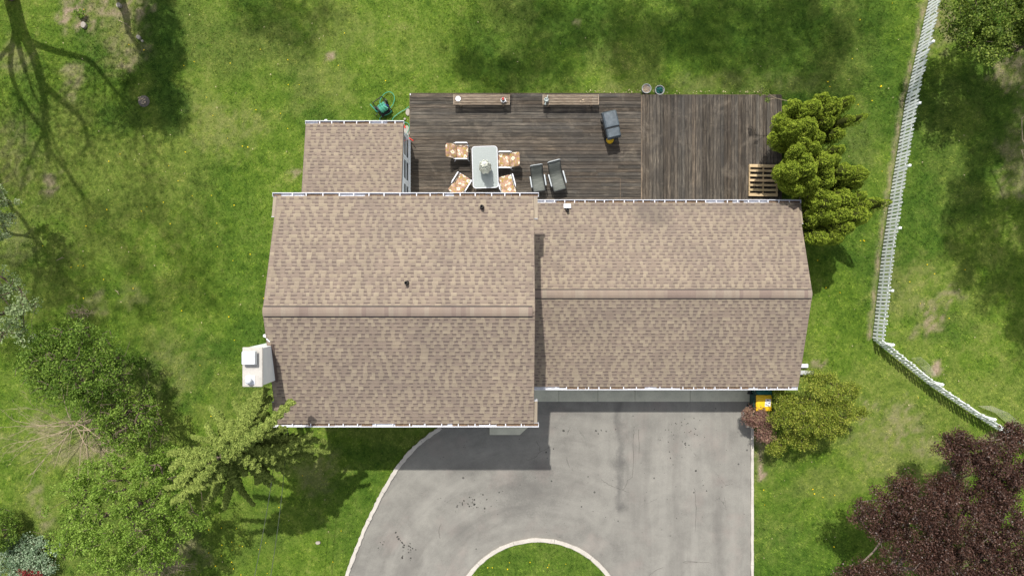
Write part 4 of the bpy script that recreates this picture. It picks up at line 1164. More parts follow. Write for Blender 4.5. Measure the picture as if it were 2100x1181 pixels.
def tool():
    p = W(838, 284, .4)
    t = thing('window_squeegee', 'red handled squeegee leaning at the sunroom corner over the deck edge', 'tool', (p.x, p.y, .38), 0)
    o = Vector((p.x, p.y, .38))
    def q(a, b, z): return W(a, b, z)-o
    mb = MB(); mb.tube([q(830, 262, .05), q(834, 272, .3), q(839, 283, .6)], .012, 8); mb.build('pole', M['silver'], t)
    mb = MB(); mb.tube([q(839.5, 283.5, .6), q(847.5, 289, .75)], .018, 8); mb.build('handle', M['red'], t)
    mb = MB(); mb.tube([q(828.5, 257, .06), q(831, 263, .06)], .03, 8); mb.build('head', M['red'], t)
    mb = MB(); mb.tube([q(832, 276, .38), q(838, 281, .42), q(840, 286, .42)], .022, 8); mb.build('sleeve', M['black'], t)
tool()
def slab_stone(px, py, sx, sy, name, lab, h=.05, seed=0):
    rnd = random.Random(seed); p = W(px, py, h); n = 9
    poly = [(math.cos(2*math.pi*k/n)*sx*rnd.uniform(.8, 1.1), math.sin(2*math.pi*k/n)*sy*rnd.uniform(.8, 1.1)) for k in range(n)]
    mb = MB(); mb.prism(poly, -.03, h); o = mb.build(name, M['stone'], bevel=.01); o.location = (p.x, p.y, 0); tag(o, lab, 'stone'); return o
slab_stone(836, 230, .09, .16, 'paving_stone', 'pale flat stone in the grass against the left deck edge', .04, 1)
slab_stone(834, 268, .14, .22, 'paving_stone', 'beige paving stone on the ground at the sunroom corner', .04, 2)
slab_stone(830, 244, .05, .05, 'paving_stone', 'tiny pale stone on the grass just above the sunroom gutter', .04, 3)
slab_stone(283, 76, .09, .09, 'garden_rock', 'small pale grey rock at the upper left, right of the bare patch', .09, 4)
slab_stone(291, 84, .05, .05, 'garden_rock', 'tiny grey pebble just below the small pale rock', .05, 5)
slab_stone(170, 51, .11, .13, 'garden_rock', 'grey rock at the lower end of the bare earth patch', .10, 6)
slab_stone(242, 10, .11, .10, 'garden_rock', 'dark grey rock at the top edge beside the bare patch', .10, 7)
slab_stone(652, 1113, .11, .07, 'garden_rock', 'small flat brown stone in the grass left of the driveway', .05, 8)
p = W(291, 206, .12)
t = thing('tree_stump', 'low round cut tree stump in the dark grass at the upper left', 'stump', (p.x, p.y, 0))
mb = MB(); mb.lathe([(.23, -.02), (.17, .04), (.155, .09), (.13, .095), (.0001, .09)], 18); mb.build('trunk', M['wood_end'], t)
rnd = random.Random(4); mb = MB()
for k in range(26):
    a = rnd.uniform(0, 6.28); r = .17*math.sqrt(rnd.random()); mb.at((r*math.cos(a), r*math.sin(a), .13), (rnd.uniform(-.3, .3), rnd.uniform(-.3, .3), a)); mb.add([(-.03, 0, 0), (0, -.015, .004), (.03, 0, 0), (0, .015, .004)], [(0, 1, 2, 3)])
mb.build('fallen_debris', M['dry_leaf'], t)

# ------------------------------------------------------------------ bins by the garage
def binn(px, py, zt, lidmat, bodymat, lab, sticker):
    p = W(px, py, zt)
    t = thing('wheelie_bin', lab, 'bin', (p.x, p.y, .03), 0, 'wheelie bins at the garage corner')
    w, d = .60, .62; z = zt-.03
    mb = MB(); mb.add([(-w/2+.08, -d/2+.08, .06), (w/2-.08, -d/2+.08, .06), (w/2-.08, d/2-.08, .06), (-w/2+.08, d/2-.08, .06), (-w/2+.02, -d/2+.02, z-.06), (w/2-.02, -d/2+.02, z-.06), (w/2-.02, d/2-.02, z-.06), (-w/2+.02, d/2-.02, z-.06)],
           [(3,2,1,0),(4,5,6,7),(0,1,5,4),(1,2,6,5),(2,3,7,6),(3,0,4,7)]); mb.build('body', bodymat, t, bevel=.02)
    mb = MB(); mb.box(-w/2, w/2, -d/2, d/2, z-.058, z-.015); l = mb.build('lid', lidmat, t, bevel=.025, seg=3)
    mb = MB(); mb.pillow((0, 0, z-.012), (w-.10, d-.10, .05), .3, 28, 10); mb.build('lid_crown', lidmat, l, smooth=True)
    mb = MB(); mb.tube([(-w/2-.06, -.2, z-.08), (-w/2-.06, .2, z-.08)], .02, 8); mb.build('handle', bodymat, t)
    for s in (-1, 1):
        mb = MB(); mb.at((-w/2+.08, s*.24, .1)); mb.lathe([(.0001, -.03), (.1, -.03), (.1, .03), (.0001, .03)], 18, 'y'); mb.build('wheel', M['black'], t)
    if sticker:
        mb = MB(); mb.add([(.02, -.12, z+.0155), (.24, -.12, z+.0155), (.26, .16, z+.0155), (.05, .16, z+.0155)], [(0,1,2,3)]); s_ = mb.build('sticker', M['white'], l)
        mb = MB()
        for (a, b, c, d_) in ((.10, .17, .09, .14), (.05, .09, -.08, -.02), (.16, .21, -.02, .03), (.12, .16, -.10, -.05), (.08, .12, .03, .05)): mb.box(a, b, c, d_, z+.0162, z+.0175)
        mb.build('print', M['cover'], s_)
    return t
binn(1567, 826.5, 1.05, M['yellow'], M['dgreen'], 'wheelie bin with a bright yellow lid and white sticker half hidden by the shrub', True)
binn(1568, 798.0, 1.00, M['teal'], M['dgreen'], 'teal wheelie bin mostly tucked under the garage gutter', False)
mb = MB(); p = W(1652, 764, .1)
mb.pillow((0, 0, .1), (.62, .18, .2), .25, 24, 8); o = mb.build('window_well_cover', M['grey_pot'], smooth=True); o.location = (p.x, p.y, 0); tag(o, 'pale grey cover on the ground below the white downspout at the garage end wall', 'cover')
p = W(1560, 895, .35)
t = thing('garden_lamp', 'small grey garden lamp beside the kerb at the foot of the red leaved shrub', 'lamp', (p.x, p.y, 0))
mb = MB(); mb.tube([(0, 0, 0), (0, 0, .3)], .02, 8); mb.build('post', M['bmetal'], t)
mb = MB(); mb.frustum(-.09, .09, -.09, .09, .30, .40, .03); mb.build('lamp_shade', M['silver'], t, bevel=.006)

# ------------------------------------------------------------------ picket fences
PK = None
def fence(path, label, top_h, maxn, first=0.0, seed=1):
    global PK
    t = thing('picket_fence', label, 'fence', (path[0].x, path[0].y, 0), 0)
    O = t.location.copy(); rnd = random.Random(seed)
    # picket prototype (pointed)
    if PK is None:
        mb = MB(); w = .043; th = .010
        mb.add([(-w, -th, .04), (w, -th, .04), (w, -th, .86), (0, -th, .94), (-w, -th, .86), (-w, th, .04), (w, th, .04), (w, th, .86), (0, th, .94), (-w, th, .86)],
               [(0,1,2,3,4), (9,8,7,6,5), (0,5,6,1), (1,6,7,2), (2,7,8,3), (3,8,9,4), (4,9,5,0)])
        o = mb.build('picket', M['fencew'], None); PK = o.data; bpy.data.objects.remove(o)
    S = [0]; 
    for a, b in zip(path[:-1], path[1:]): S.append(S[-1]+(b-a).length)
    def at(s):
        s = min(max(s, 0), S[-1])
        for i in range(len(S)-1):
            if s <= S[i+1]+1e-9:
                f = (s-S[i])/(S[i+1]-S[i]); d = (path[i+1]-path[i]).normalized(); return path[i].lerp(path[i+1], f), d
    side = 1   # rails on the far (yard) side
    n = min(maxn, int(S[-1]/.142)); s = S[-1]-.05 if first < 0 else .05
    for k in range(n):
        p, d = at(s); o = bpy.data.objects.new('picket', PK); COL.objects.link(o); o.parent = t
        o.location = (p.x-O.x, p.y-O.y, rnd.uniform(-.01, .01)); o.rotation_euler = (rnd.uniform(-.03, .03), rnd.uniform(-.02, .02), math.atan2(d.y, d.x))
        s += -.142 if first < 0 else .142
    for z in (.25, .66):
        mb = MB(O)
        for a, b in zip(path[:-1], path[1:]):
            d = (b-a).normalized(); nn = Vector((d.y, -d.x, 0))*-1
            a2 = a+nn*.031; b2 = b+nn*.031; L = (b-a).length
            mb.M = Matrix.Translation((a2.x, a2.y, z)) @ Matrix.Rotation(math.atan2(d.y, d.x), 4, 'Z'); mb.box(0, L-.002, -.014, .014, -.035, .035); mb.M = Matrix.Identity(4)
        mb.build('rail', M['fencew'], t)
    s = .35
    while s < S[-1]:
        p, d = at(s); nn = Vector((d.y, -d.x, 0))*-1; q = p+nn*.10
        mb = MB(O); mb.M = Matrix.Translation((q.x, q.y, 0)) @ Matrix.Rotation(math.atan2(d.y, d.x), 4, 'Z')
        mb.box(-.04, .04, -.04, .04, 0, .90); mb.frustum(-.046, .046, -.046, .046, .901, .93, .03); mb.build('post', M['fencew'], t); s += 2.42
    return t
def fw():
    t = NT('fence_white_paint', .55, .3)
    c = t.ramp(t.noise(6, 5, .7), [(.3, (.80, .84, .86)), (.6, (.90, .92, .93))]); t.color(c); return t.mat
M['fencew'] = fw()
fence(FENCE_A, 'white picket fence running from the top edge down the right side lawn', .94, 100, -1, 1)
fence(FENCE_B, 'white picket fence angling off to the lower right behind the purple tree', .94, 60, 1, 2)
def wire(path, lab, h=.6, hgt=0.0):
    p0 = path[0]; mb = MB((p0.x, p0.y, 0)); n = len(path)-1
    tot = 0
    for a, b in zip(path[:-1], path[1:]):
        L = (b-a).length; k = int(L/.07)
        for i in range(k):
            p = a.lerp(b, i/k); q = p+Vector((.10, .10, 0)); mb.tube([(p.x, p.y, .02), (q.x, q.y, h)], .004, 3)
        for z in np.linspace(.03, h, 8):
            o = Vector((.10, .10, 0))*(z/h); mb.tube([(a.x+o.x, a.y+o.y, z), (b.x+o.x, b.y+o.y, z)], .004, 3)
    o = mb.build('wire_mesh', M['wire']); o.location = (p0.x, p0.y, 0); tag(o, lab, 'wire netting'); return o
M['wire'] = simple('dull_wire', (.42, .42, .33), .6, .3)
wire([W(1866, 738)+Vector((.05, .06, 0)), W(1886, 750), W(1900, 772)], 'loose wire netting strip behind the angled fence near the small bare patch', .45)
wire([W(2006, 832), W(2040, 846), W(2068, 870), W(2090, 894)], 'bulging wire netting behind the angled fence near the purple tree', .6)

# ------------------------------------------------------------------ foliage
def leaf_mesh(name, P, tint, size, mat, parent, rng, up=.5, nrm=None, asp=.6, off=(0, 0, 0)):
    """P (N,3) leaf centres -> one mesh of bent leaf quads"""
    N = len(P)
    nv = rng.normal(0, 1, (N, 3)); nv /= np.linalg.norm(nv, axis=1)[:, None]
    b = np.array([0, 0, 1.0]) if nrm is None else nrm
    nv = nv*(1-up) + b*up; nv /= np.linalg.norm(nv, axis=1)[:, None]
    r = rng.normal(0, 1, (N, 3)); u = np.cross(nv, r); u /= np.linalg.norm(u, axis=1)[:, None]; v = np.cross(nv, u)
    s = size*rng.uniform(.6, 1.35, N)[:, None]
    A = P-u*s; B = P-v*s*asp+nv*s*.12; C = P+u*s; D = P+v*s*asp+nv*s*.12
    V = np.stack([A, B, C, D], 1).reshape(-1, 3) - np.array(off)
    t4 = np.repeat(np.stack([tint, tint, tint, np.ones(N)], 1), 4, 0)
    me = mesh_np(name, V, np.arange(4*N).reshape(-1, 4), {'tint': np.clip(t4, 0, 1)})
    return link(name, me, mat, parent)

def skeleton(base, tips, trunk_h, r_tip=.006, rng=None, r_max=.2, pw=.5, wig=.10, dead=None):
    """connect every tip to the nearest lower node; returns MB of tapered tubes"""
    nodes = [np.array(base, float)]; par = [-1]
    k = 5
    for i in range(1, k+1):
        nodes.append(np.array([base[0]+rng.normal(0, .03), base[1]+rng.normal(0, .03), base[2]+trunk_h*i/k])); par.append(i-1)
    order = np.argsort(np.linalg.norm(tips-nodes[-1], axis=1))
    ends = []
    for t in order:
        T = tips[t]; A = np.array(nodes); d = np.linalg.norm(A-T, axis=1) + np.where(A[:, 2] > T[2]-.05, 1.5, 0) + np.where(np.arange(len(A)) < 3, 5, 0)
        j = int(np.argmin(d)); P0 = nodes[j]; L = np.linalg.norm(T-P0); m = max(1, int(L/.45)); last = j
        for q in range(1, m+1):
            f = q/m; pnt = P0+(T-P0)*f; pnt[2] += math.sin(f*math.pi)*L*.08; pnt = pnt+rng.normal(0, wig*L/m, 3)*(q < m)
            nodes.append(pnt); par.append(last); last = len(nodes)-1
        ends.append(last)
    cnt = np.zeros(len(nodes))
    for e in ends:
        while e >= 0: cnt[e] += 1; e = par[e]
    mb = MB(base)
    for i in range(1, len(nodes)):
        if cnt[i] == 0: continue
        r1 = min(r_max, r_tip*cnt[i]**pw); r0 = min(r_max, r_tip*max(cnt[par[i]], 1)**pw) if par[i] >= 0 else r1
        r0 = min(r0, r1*1.7)
        if i <= k: r1 = r_max*(1-.35*i/k); r0 = r_max*(1-.35*(i-1)/k)*(1.25 if i == 1 else 1)
        mb.tube([nodes[par[i]], nodes[i]], [r0, r1], 6 if r1 > .02 else 4, False)
    return mb

def tree(name, label, cat, base, tips, trunk_h, leafmat_, n_leaf, clump, size, barkmat, seed, r_max=.12, r_tip=.006, up=.45, tintc=.5, tvar=.22, asp=.6, group=None, pw=.5, bias=0.0, flat=.75, mid=None, extra_tips=None):
    rng = np.random.default_rng(seed); tips = np.array(tips, float)
    t = thing(name, label, cat, tuple(base), 0, group)
    al = tips if extra_tips is None else np.vstack([tips, np.array(extra_tips)])
    mb = skeleton(list(base), al, trunk_h, r_tip, rng, r_max, pw); mb.build('trunk', barkmat, t)
    if n_leaf:
        k = rng.integers(0, len(tips), n_leaf)
        g = rng.normal(0, 1, (n_leaf, 3)); g /= np.linalg.norm(g, axis=1)[:, None]
        cr = clump*rng.uniform(.6, 1.35, len(tips))
        g *= (rng.uniform(0, 1, n_leaf)**.45 * cr[k])[:, None]; g[:, 2] *= flat
        P = tips[k]+g
        ct = rng.normal(0, .10, len(tips))
        tint = tintc + ct[k] + rng.normal(0, tvar, n_leaf)
        leaf_mesh('crown', P, tint, size, leafmat_, t, rng, up, None, asp, tuple(base))
    return t

def ell_tips(c, r, n, rng, shell=.55, minz=None, lump=0.0):
    """random tips in an ellipsoid biased outward; lumpy"""
    out = []
    while len(out) < n:
        g = rng.normal(0, 1, 3); g /= np.linalg.norm(g); q = rng.uniform(shell**3, 1)**(1/3)
        if lump: q *= 1 + lump*math.sin(3*math.atan2(g[1], g[0])+c[0]) * math.sin(2.3*g[2]*3+c[1]) + rng.normal(0, lump*.4)
        p = np.array(c)+g*q*np.array(r)
        if g[2] < -.55: continue
        if minz is not None and p[2] < minz: continue
        out.append(p)
    return np.array(out)

# --- arborvitae clump beside the deck: each plume leans out of a few shared bases
def arborvitae():
    rng = np.random.default_rng(3)
    # (px, py, z_top, radius, height, group)
    groups = [
        ((1615, 300), 'tall multi stemmed arborvitae nearest the deck corner, topmost of the clump', [
            (1712, 212, 4.3, .50), (1672, 216, 4.4, .45), (1740, 205, 4.2, .34), (1632, 215, 3.9, .44), (1606, 248, 3.6, .52), (1660, 252, 4.3, .50), (1636, 262, 4.0, .50),
            (1700, 245, 4.0, .36), (1722, 272, 3.8, .34), (1590, 280, 3.2, .42), (1612, 268, 3.6, .46), (1655, 230, 4.1, .4), (1690, 200, 4.1, .42), (1648, 285, 3.9, .42), (1682, 280, 3.8, .38), (1768, 238, 4.0, .22), (1742, 244, 3.9, .28)]),
        ((1625, 360), 'dense yellow green arborvitae overhanging the wooden pallet in the middle of the clump', [
            (1640, 305, 3.9, .42), (1672, 300, 4.0, .36), (1700, 330, 4.2, .42), (1714, 325, 3.9, .34), (1628, 345, 3.8, .52), (1600, 352, 3.2, .38), (1662, 345, 4.0, .46), (1742, 350, 4.1, .42), (1768, 356, 4.2, .44), (1700, 372, 3.8, .40),
            (1640, 385, 3.2, .42), (1612, 380, 2.8, .36), (1690, 395, 3.5, .4), (1670, 370, 3.7, .38), (1755, 378, 3.7, .36), (1722, 305, 3.7, .3), (1655, 325, 3.9, .4), (1690, 320, 3.8, .36), (1735, 372, 3.6, .34), (1700, 350, 4.0, .36)]),
        ((1650, 450), 'bushy arborvitae at the garage back corner, lowest of the clump, reaching to the fence', [
            (1710, 412, 3.9, .48), (1745, 408, 4.1, .46), (1768, 440, 4.2, .48), (1735, 440, 4.0, .46), (1700, 440, 3.6, .42), (1672, 418, 3.2, .38), (1740, 465, 3.9, .40), (1670, 450, 2.9, .36), (1815, 416, 3.7, .25), (1795, 412, 3.6, .24),
            (1690, 490, 3.3, .36), (1720, 488, 3.5, .34), (1668, 492, 2.8, .28), (1640, 400, 2.7, .36), (1655, 430, 2.7, .30), (1775, 420, 3.9, .36), (1700, 400, 3.6, .36), (1730, 395, 3.7, .34), (1660, 395, 3.0, .34), (1765, 400, 3.8, .3)])]
    for (bx, by), lab, plumes in groups:
        b = W(bx, by, 0); b.x = max(b.x, 10.75)
        t = thing('arborvitae', lab, 'shrub', (b.x, b.y, 0), 0, 'arborvitae clump at the deck end')
        mb = MB(b); Ps = []; Ns = []; Ts = []
        for (px, py, zt, r) in plumes:
            r *= .88; px = px+(px-1600)*.03
            top = W(px, py, zt-.15); zt2 = zt
            foot = Vector((b.x+(top.x-b.x)*.35+rng.normal(0, .05), b.y+(top.y-b.y)*.35+rng.normal(0, .05), .3))
            if foot.x < 10.7: foot.x = 10.7
            mb.tube([(b.x+rng.normal(0, .06), b.y+rng.normal(0, .06), 0), foot.lerp(top, .3), foot.lerp(top, .9)], [.06, .045, .015], 6)
            n = int(6800*(r/.45)**2)
            # surface of a fat cigar, with puffs
            u = rng.uniform(0, 1, n)**.72; a = rng.uniform(0, 2*math.pi, n)
            prof = np.sin(np.clip(u, .02, 1)*math.pi*.5 + .0)   # 0 bottom .. 1
            hh = 1-u                                           # 0 top .. 1 bottom
            rad = r*np.sqrt(np.clip(1-(1-np.clip(hh/.42, 0, 1))**2, 0, 1))*(1-.35*np.clip((hh-.42)/.58, 0, 1))
            puff = 1+.20*np.sin(a*3+hh*11+px)*np.sin(hh*17+a*2+py)+.10*np.sin(a*7+hh*30)
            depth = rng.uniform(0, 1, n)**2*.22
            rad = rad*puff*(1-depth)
            L = max(1.2, zt-.6)
            zz = zt - hh*L + .10*r*np.sin(a*4+px)
            f = np.clip((zz-.3)/(top.z-.3), 0, 1.05)
            cx = foot.x+(top.x-foot.x)*f; cy = foot.y+(top.y-foot.y)*f
            P = np.stack([cx+np.cos(a)*rad, cy+np.sin(a)*rad, zz], 1)
            nz = np.clip(1-hh/.42, 0, 1)
            Nn = np.stack([np.cos(a)*(1.05-nz), np.sin(a)*(1.05-nz), nz+.15], 1); Nn /= np.linalg.norm(Nn, axis=1)[:, None]
            Ps.append(P); Ns.append(Nn); Ts.append(.5+rng.normal(0, .16, n)-depth*1.2+.35*(puff-1))  # tint darker with depth into the plume, lighter on the puffs
        mb.build('trunk', M['bark'], t)
        P = np.vstack(Ps); Nn = np.vstack(Ns); T = np.concatenate(Ts)
        keep = ~((P[:, 0] < 10.6) & (P[:, 1] < 3.25) & (P[:, 2] < 3.0))
        P, Nn, T = P[keep], Nn[keep], T[keep]
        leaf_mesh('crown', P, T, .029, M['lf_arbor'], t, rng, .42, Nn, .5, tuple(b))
        # inner twig mass so that the crown is not hollow
        mb = MB(b)
        for (px, py, zt, r) in plumes:
            top = W(px, py, zt-.15); foot = Vector((max(b.x+(top.x-b.x)*.35, 10.75), b.y+(top.y-b.y)*.35, .3))
            if top.x-.6*r < 10.5 and top.y-.6*r < 3.3: continue
            mb.tube([foot, foot.lerp(top, .4), foot.lerp(top, .75), foot.lerp(top, .93), top], [r*.3, r*.62, r*.66, r*.45, r*.1], 9)
        mb.build('inner_twigs', M['inner'], t, smooth=True)
        for k, ppx in enumerate(()): pass
M['inner'] = simple('inner_twig_mass', (.045, .055, .012), .95, .05, 0, .4, 14, .6)
arborvitae()
# thin stray branch over the deck corner
p0 = W(1592, 222, 2.4); b = W(1600, 240, 0); b.x = 10.72
rng = np.random.default_rng(8)
tips = [list(W(1566, 182, 2.3)), list(W(1572, 190, 2.3)), list(W(1560, 193, 2.2)), list(W(1574, 205, 2.3)), list(W(1563, 176, 2.35))]
tree('sapling', 'thin sapling with a bare pale stem leaning over the back corner of the deck', 'sapling', (b.x, b.y+.2, 0), tips, 1.2, M['lf_tr'], 420, .14, .022, M['twig'], 8, r_max=.02, r_tip=.007, pw=.3)

# --- tall conifer at the front left corner
def conifer():
    rng = np.random.default_rng(5); h = 7.8
    base = (-8.55, -4.95, 0)
    t = thing('conifer', 'tall pale green conifer with long feathery boughs beside the chimney', 'tree', base, 0)
    B = np.array(base, float); mb = MB(base); top = B+np.array([0, 0, h])
    mb.tube([B, B+(top-B)*.5, top], [.15, .09, .01], 8)
    tips = [(599, 822, 6.2, 1.1), (585, 878, 5.4, 1), (571, 917, 5.2, 1), (612, 921, 4.8, .9), (674, 928, 3.9, .6), (603, 943, 4.6, .9), (592, 970, 4.3, .9), (562, 945, 5.4, 1.1), (532, 962, 6.0, 1.1), (528, 990, 4.2, 1), (521, 1035, 2.3, .9),
            (460, 1042, 3.0, .9), (485, 990, 5.6, 1), (418, 1031, 4.6, .9), (371, 1024, 5.4, 1), (352, 1030, 4.8, .8), (361, 990, 6.0, 1), (352, 962, 6.2, 1), (346, 930, 5.2, .9), (393, 895, 4.4, .6), (432, 835, 3.7, 1), (453, 846, 4.2, 1), (478, 824, 3.2, .7),
            (475, 863, 4.8, 1.1), (500, 831, 3.8, 1.1), (528, 803, 5.0, 1.1), (546, 798, 5.0, 1), (554, 815, 4.9, 1), (556, 812, 2.9, 1), (550, 849, 4.1, 1), (528, 885, 5.6, 1.1), (507, 867, 5.6, 1.1), (455, 900, 6.6, 1), (480, 935, 6.8, 1), (450, 985, 6.6, 1), (405, 985, 6.8, 1),
            (400, 925, 6.8, .9), (545, 925, 5.8, 1), (578, 952, 4.9, 1), (555, 995, 3.9, .8), (500, 1015, 3.8, .9), (440, 1010, 5.4, 1), (390, 1005, 6.2, 1), (640, 915, 3.0, .7), (425, 870, 5.2, .9), (560, 983, 4.6, .9), (515, 905, 6.4, 1), (380, 950, 6.9, .9), (340, 1000, 4.6, .8), (650, 903, 2.4, .9), (630, 892, 3.2, .9), (645, 940, 2.0, .9), (612, 952, 1.8, .9), (604, 902, 4.4, 1), (640, 888, 4.6, .9), (668, 905, 3.9, .8), (625, 905, 4.2, .9), (432, 958, 7.75, .6), (424, 944, 7.7, .6), (440, 940, 7.7, .6)]
    Ps = []; Ts = []
    def bough(T, zs, wd, k):
        s = B+np.array([0, 0, zs]); D = T-s; L = np.linalg.norm(D); n = max(5, int(L/.12)); pts = []
        sd0 = np.array([-D[1], D[0], 0]); sd0 /= np.linalg.norm(sd0)+1e-6; bend = rng.normal(0, .06)*L
        for i in range(n+1):
            q = i/n; p = s+D*q; p = p+sd0*bend*math.sin(q*math.pi); p[2] += L*(.10*math.sin(q*math.pi)-.0)
            pts.append(p)
        pts = np.array(pts)
        ok = np.array([not in_house(p) for p in pts])
        if not ok.all():
            j = int(np.argmin(ok))
            if j < 4: return
            pts = pts[:j]
        mb.tube(list(pts), list(np.linspace(.024, .005, len(pts))), 4, False)
        seg = len(pts)-1; Lp = L*seg/n
        m = int(Lp*4400*wd); q = (rng.uniform(0, 1.0, m)**.8*.94+.06)*seg; i = np.minimum(q.astype(int), seg-1); f = q/seg
        C = pts[i]+(pts[i+1]-pts[i])*(q-i)[:, None]
        dd = pts[-1]-pts[0]; dd /= np.linalg.norm(dd); sd = np.cross(dd, [0, 0, 1.0]); sd /= np.linalg.norm(sd); up = np.cross(sd, dd)
        a = rng.uniform(0, 2*math.pi, m); rr = .160*wd*(1.0-.45*f**2)*rng.uniform(0, 1, m)**.55*(1+.35*np.sin(f*Lp*26+k+2*np.sign(np.cos(a))))
        P = C+sd*(np.cos(a)*rr)[:, None]+up*(np.sin(a)*rr*.55)[:, None]+dd*(rr*.5)[:, None]
        Ps.append(P); Ts.append(.40+.22*f+.30*np.sin(a)*rr/.17+rng.normal(0, .16, m))  # top light painted into the tint: needles brighter on each bough's upper side
    for k, (px, py, z, wd) in enumerate(tips):
        T = np.array(W(px, py, z)); bough(T, min(h*.95, .55*z+.45*7.4), wd, k)
    for k in range(9):
        T = np.array(W(*[(tips[k % len(tips)][0]*.72+455*.28)+rng.normal(0, 16), (tips[k % len(tips)][1]*.72+945*.28)+rng.normal(0, 14), tips[k % len(tips)][2]*.75+1.2]))
        bough(T, min(h*.9, T[2]*.6+2.6), .85, k+50)
    mb.build('trunk', M['bark'], t)
    P = np.vstack(Ps); T = np.concatenate(Ts); k = np.array([not in_house(p) for p in P]); P, T = P[k], T[k]
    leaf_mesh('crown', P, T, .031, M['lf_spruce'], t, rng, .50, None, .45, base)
def in_house(p):
    if MX0-.1 < p[0] < MX1+.2 and MYF-.15 < p[1] < MYB+.2:
        return p[2] < RZ-abs(p[1]-MYR)*.34+.12
    return cx0-.1 < p[0] < cx1+.1 and cy0-.1 < p[1] < cy1+.1 and p[2] < 6.9
conifer()

# --- left deciduous group
def dec(name, label, cx_, cy_, zc, rx, ry, rz, base_px, n_tips, n_leaf, mat, seed, size=.05, clump=.32, bark='bark', th=None, lump=.12, tintc=.5, up=.45, cat='tree', r_max=.09, shell=.45, r_tip=.006, asp=.65, minz=.4, group=None, pw=.5, flat=.75, extra=0, tvar=.22):
    rng = np.random.default_rng(seed); c = W(cx_, cy_, zc)
    tips = ell_tips((c.x, c.y, zc), (rx, ry, rz), n_tips, rng, shell, minz, lump)
    ex = ell_tips((c.x, c.y, zc+.05), (rx*1.05, ry*1.05, rz*1.05), extra, rng, .6, minz, lump) if extra else None
    b = W(base_px[0], base_px[1], 0)
    return tree(name, label, cat, (b.x, b.y, -.02), tips, th or zc*.45, mat, n_leaf, clump, size, M[bark], seed, r_max=r_max, r_tip=r_tip, up=up, tintc=tintc, asp=asp, group=group, pw=pw, flat=flat, extra_tips=ex, tvar=tvar)
dec('deciduous_tree', 'bright light green leafy tree in the lower left below the bare branched tree', 250, 1062, 3.2, 2.45, 2.15, 1.3, (330, 1010), 330, 30000, M['lf_bright'], 21, .036, .25, tintc=.55, extra=110, lump=.16)
dec('deciduous_tree', 'dark mid green round tree on the left lawn above the bare branched tree', 152, 752, 2.9, 1.85, 1.55, 1.1, (240, 735), 250, 17500, M['lf_mid'], 22, .036, .26, extra=170, lump=.16)
dec('deciduous_tree', 'small loose green tree between the bare branched tree and the tall conifer', 262, 868, 2.3, 1.15, 1.15, .9, (300, 860), 120, 5200, M['lf_mid'], 23, .038, .25, tintc=.65, extra=150, lump=.2)
dec('deciduous_tree', 'low green shrub with yellowish sprigs touching the left side of the tall conifer', 345, 955, 1.6, .75, .75, .6, (365, 945), 80, 5200, M['lf_bright'], 24, .034, .22, cat='shrub', lump=.2, extra=50)
# bare tree: twigs only
def bare():
    rng = np.random.default_rng(33); b = W(192, 862, 0); t = thing('bare_tree', 'leafless tree with fine pale radiating branches on the left lawn', 'tree', (b.x, b.y, 0)); mb = MB(b)
    hub = np.array([b.x-.15, b.y-.05, .7]); mb.tube([b, hub], [.06, .045], 7)
    def grow(p, d, L, r, lev):
        n = max(3, int(L/.22)); pts = [p]
        for i in range(n):
            d = d+rng.normal(0, .10, 3)+np.array([0, 0, -.010 if lev else .0]); d /= np.linalg.norm(d); pts.append(pts[-1]+d*L/n)
        mb.tube([Vector(q) for q in pts], list(np.linspace(r, r*.35, len(pts))), 5 if lev < 2 else 3, False)
        if lev >= 3: return
        for i in range(1, len(pts)):
            if rng.uniform() < (.72 if lev < 2 else .42):
                sd = np.cross(d, rng.normal(0, 1, 3)); sd /= np.linalg.norm(sd); nd = d*.80+sd*.55; nd[2] = abs(nd[2])*.7+.04
                grow(pts[i], nd/np.linalg.norm(nd), L*rng.uniform(.32, .58)*(1-.35*i/len(pts)), max(r*.5*(1-.5*i/len(pts)), .0042), lev+1)
    for k in range(14):
        a = 2*math.pi*k/14+rng.normal(0, .22); e = rng.uniform(.15, .75); w = 1.0 if math.cos(a) < 0 else 1.25
        d = np.array([math.cos(a), math.sin(a)*.9, e]); L = rng.uniform(1.8, 2.7)*w; grow(hub+np.array([rng.normal(0, .12), rng.normal(0, .12), 0]), d/np.linalg.norm(d), L, .019, 0)
    mb.build('trunk', M['twig'], t)
bare()
# undergrowth of brown brush between the trees
rng = np.random.default_rng(32)
for k, (px, py, rx, ry, lab) in enumerate(((225, 905, 1.1, .55, 'brown twiggy brush under the bare branched tree'), (330, 1165, 1.5, .4, 'brown twiggy brush at the bottom edge below the bright green tree'), (160, 640, .5, .35, 'small dead twiggy bush above the dark green round tree'))):
    c = W(px, py, .4); tp = ell_tips((c.x, c.y, .35), (rx, ry, .35), 160, rng, .3, .1, .1)
    tree('brush', lab, 'bush', (c.x, c.y, 0), tp, .12, M['lf_mid'], 300, .15, .02, M['twig'], 40+k, r_max=.02, r_tip=.004, pw=.35)
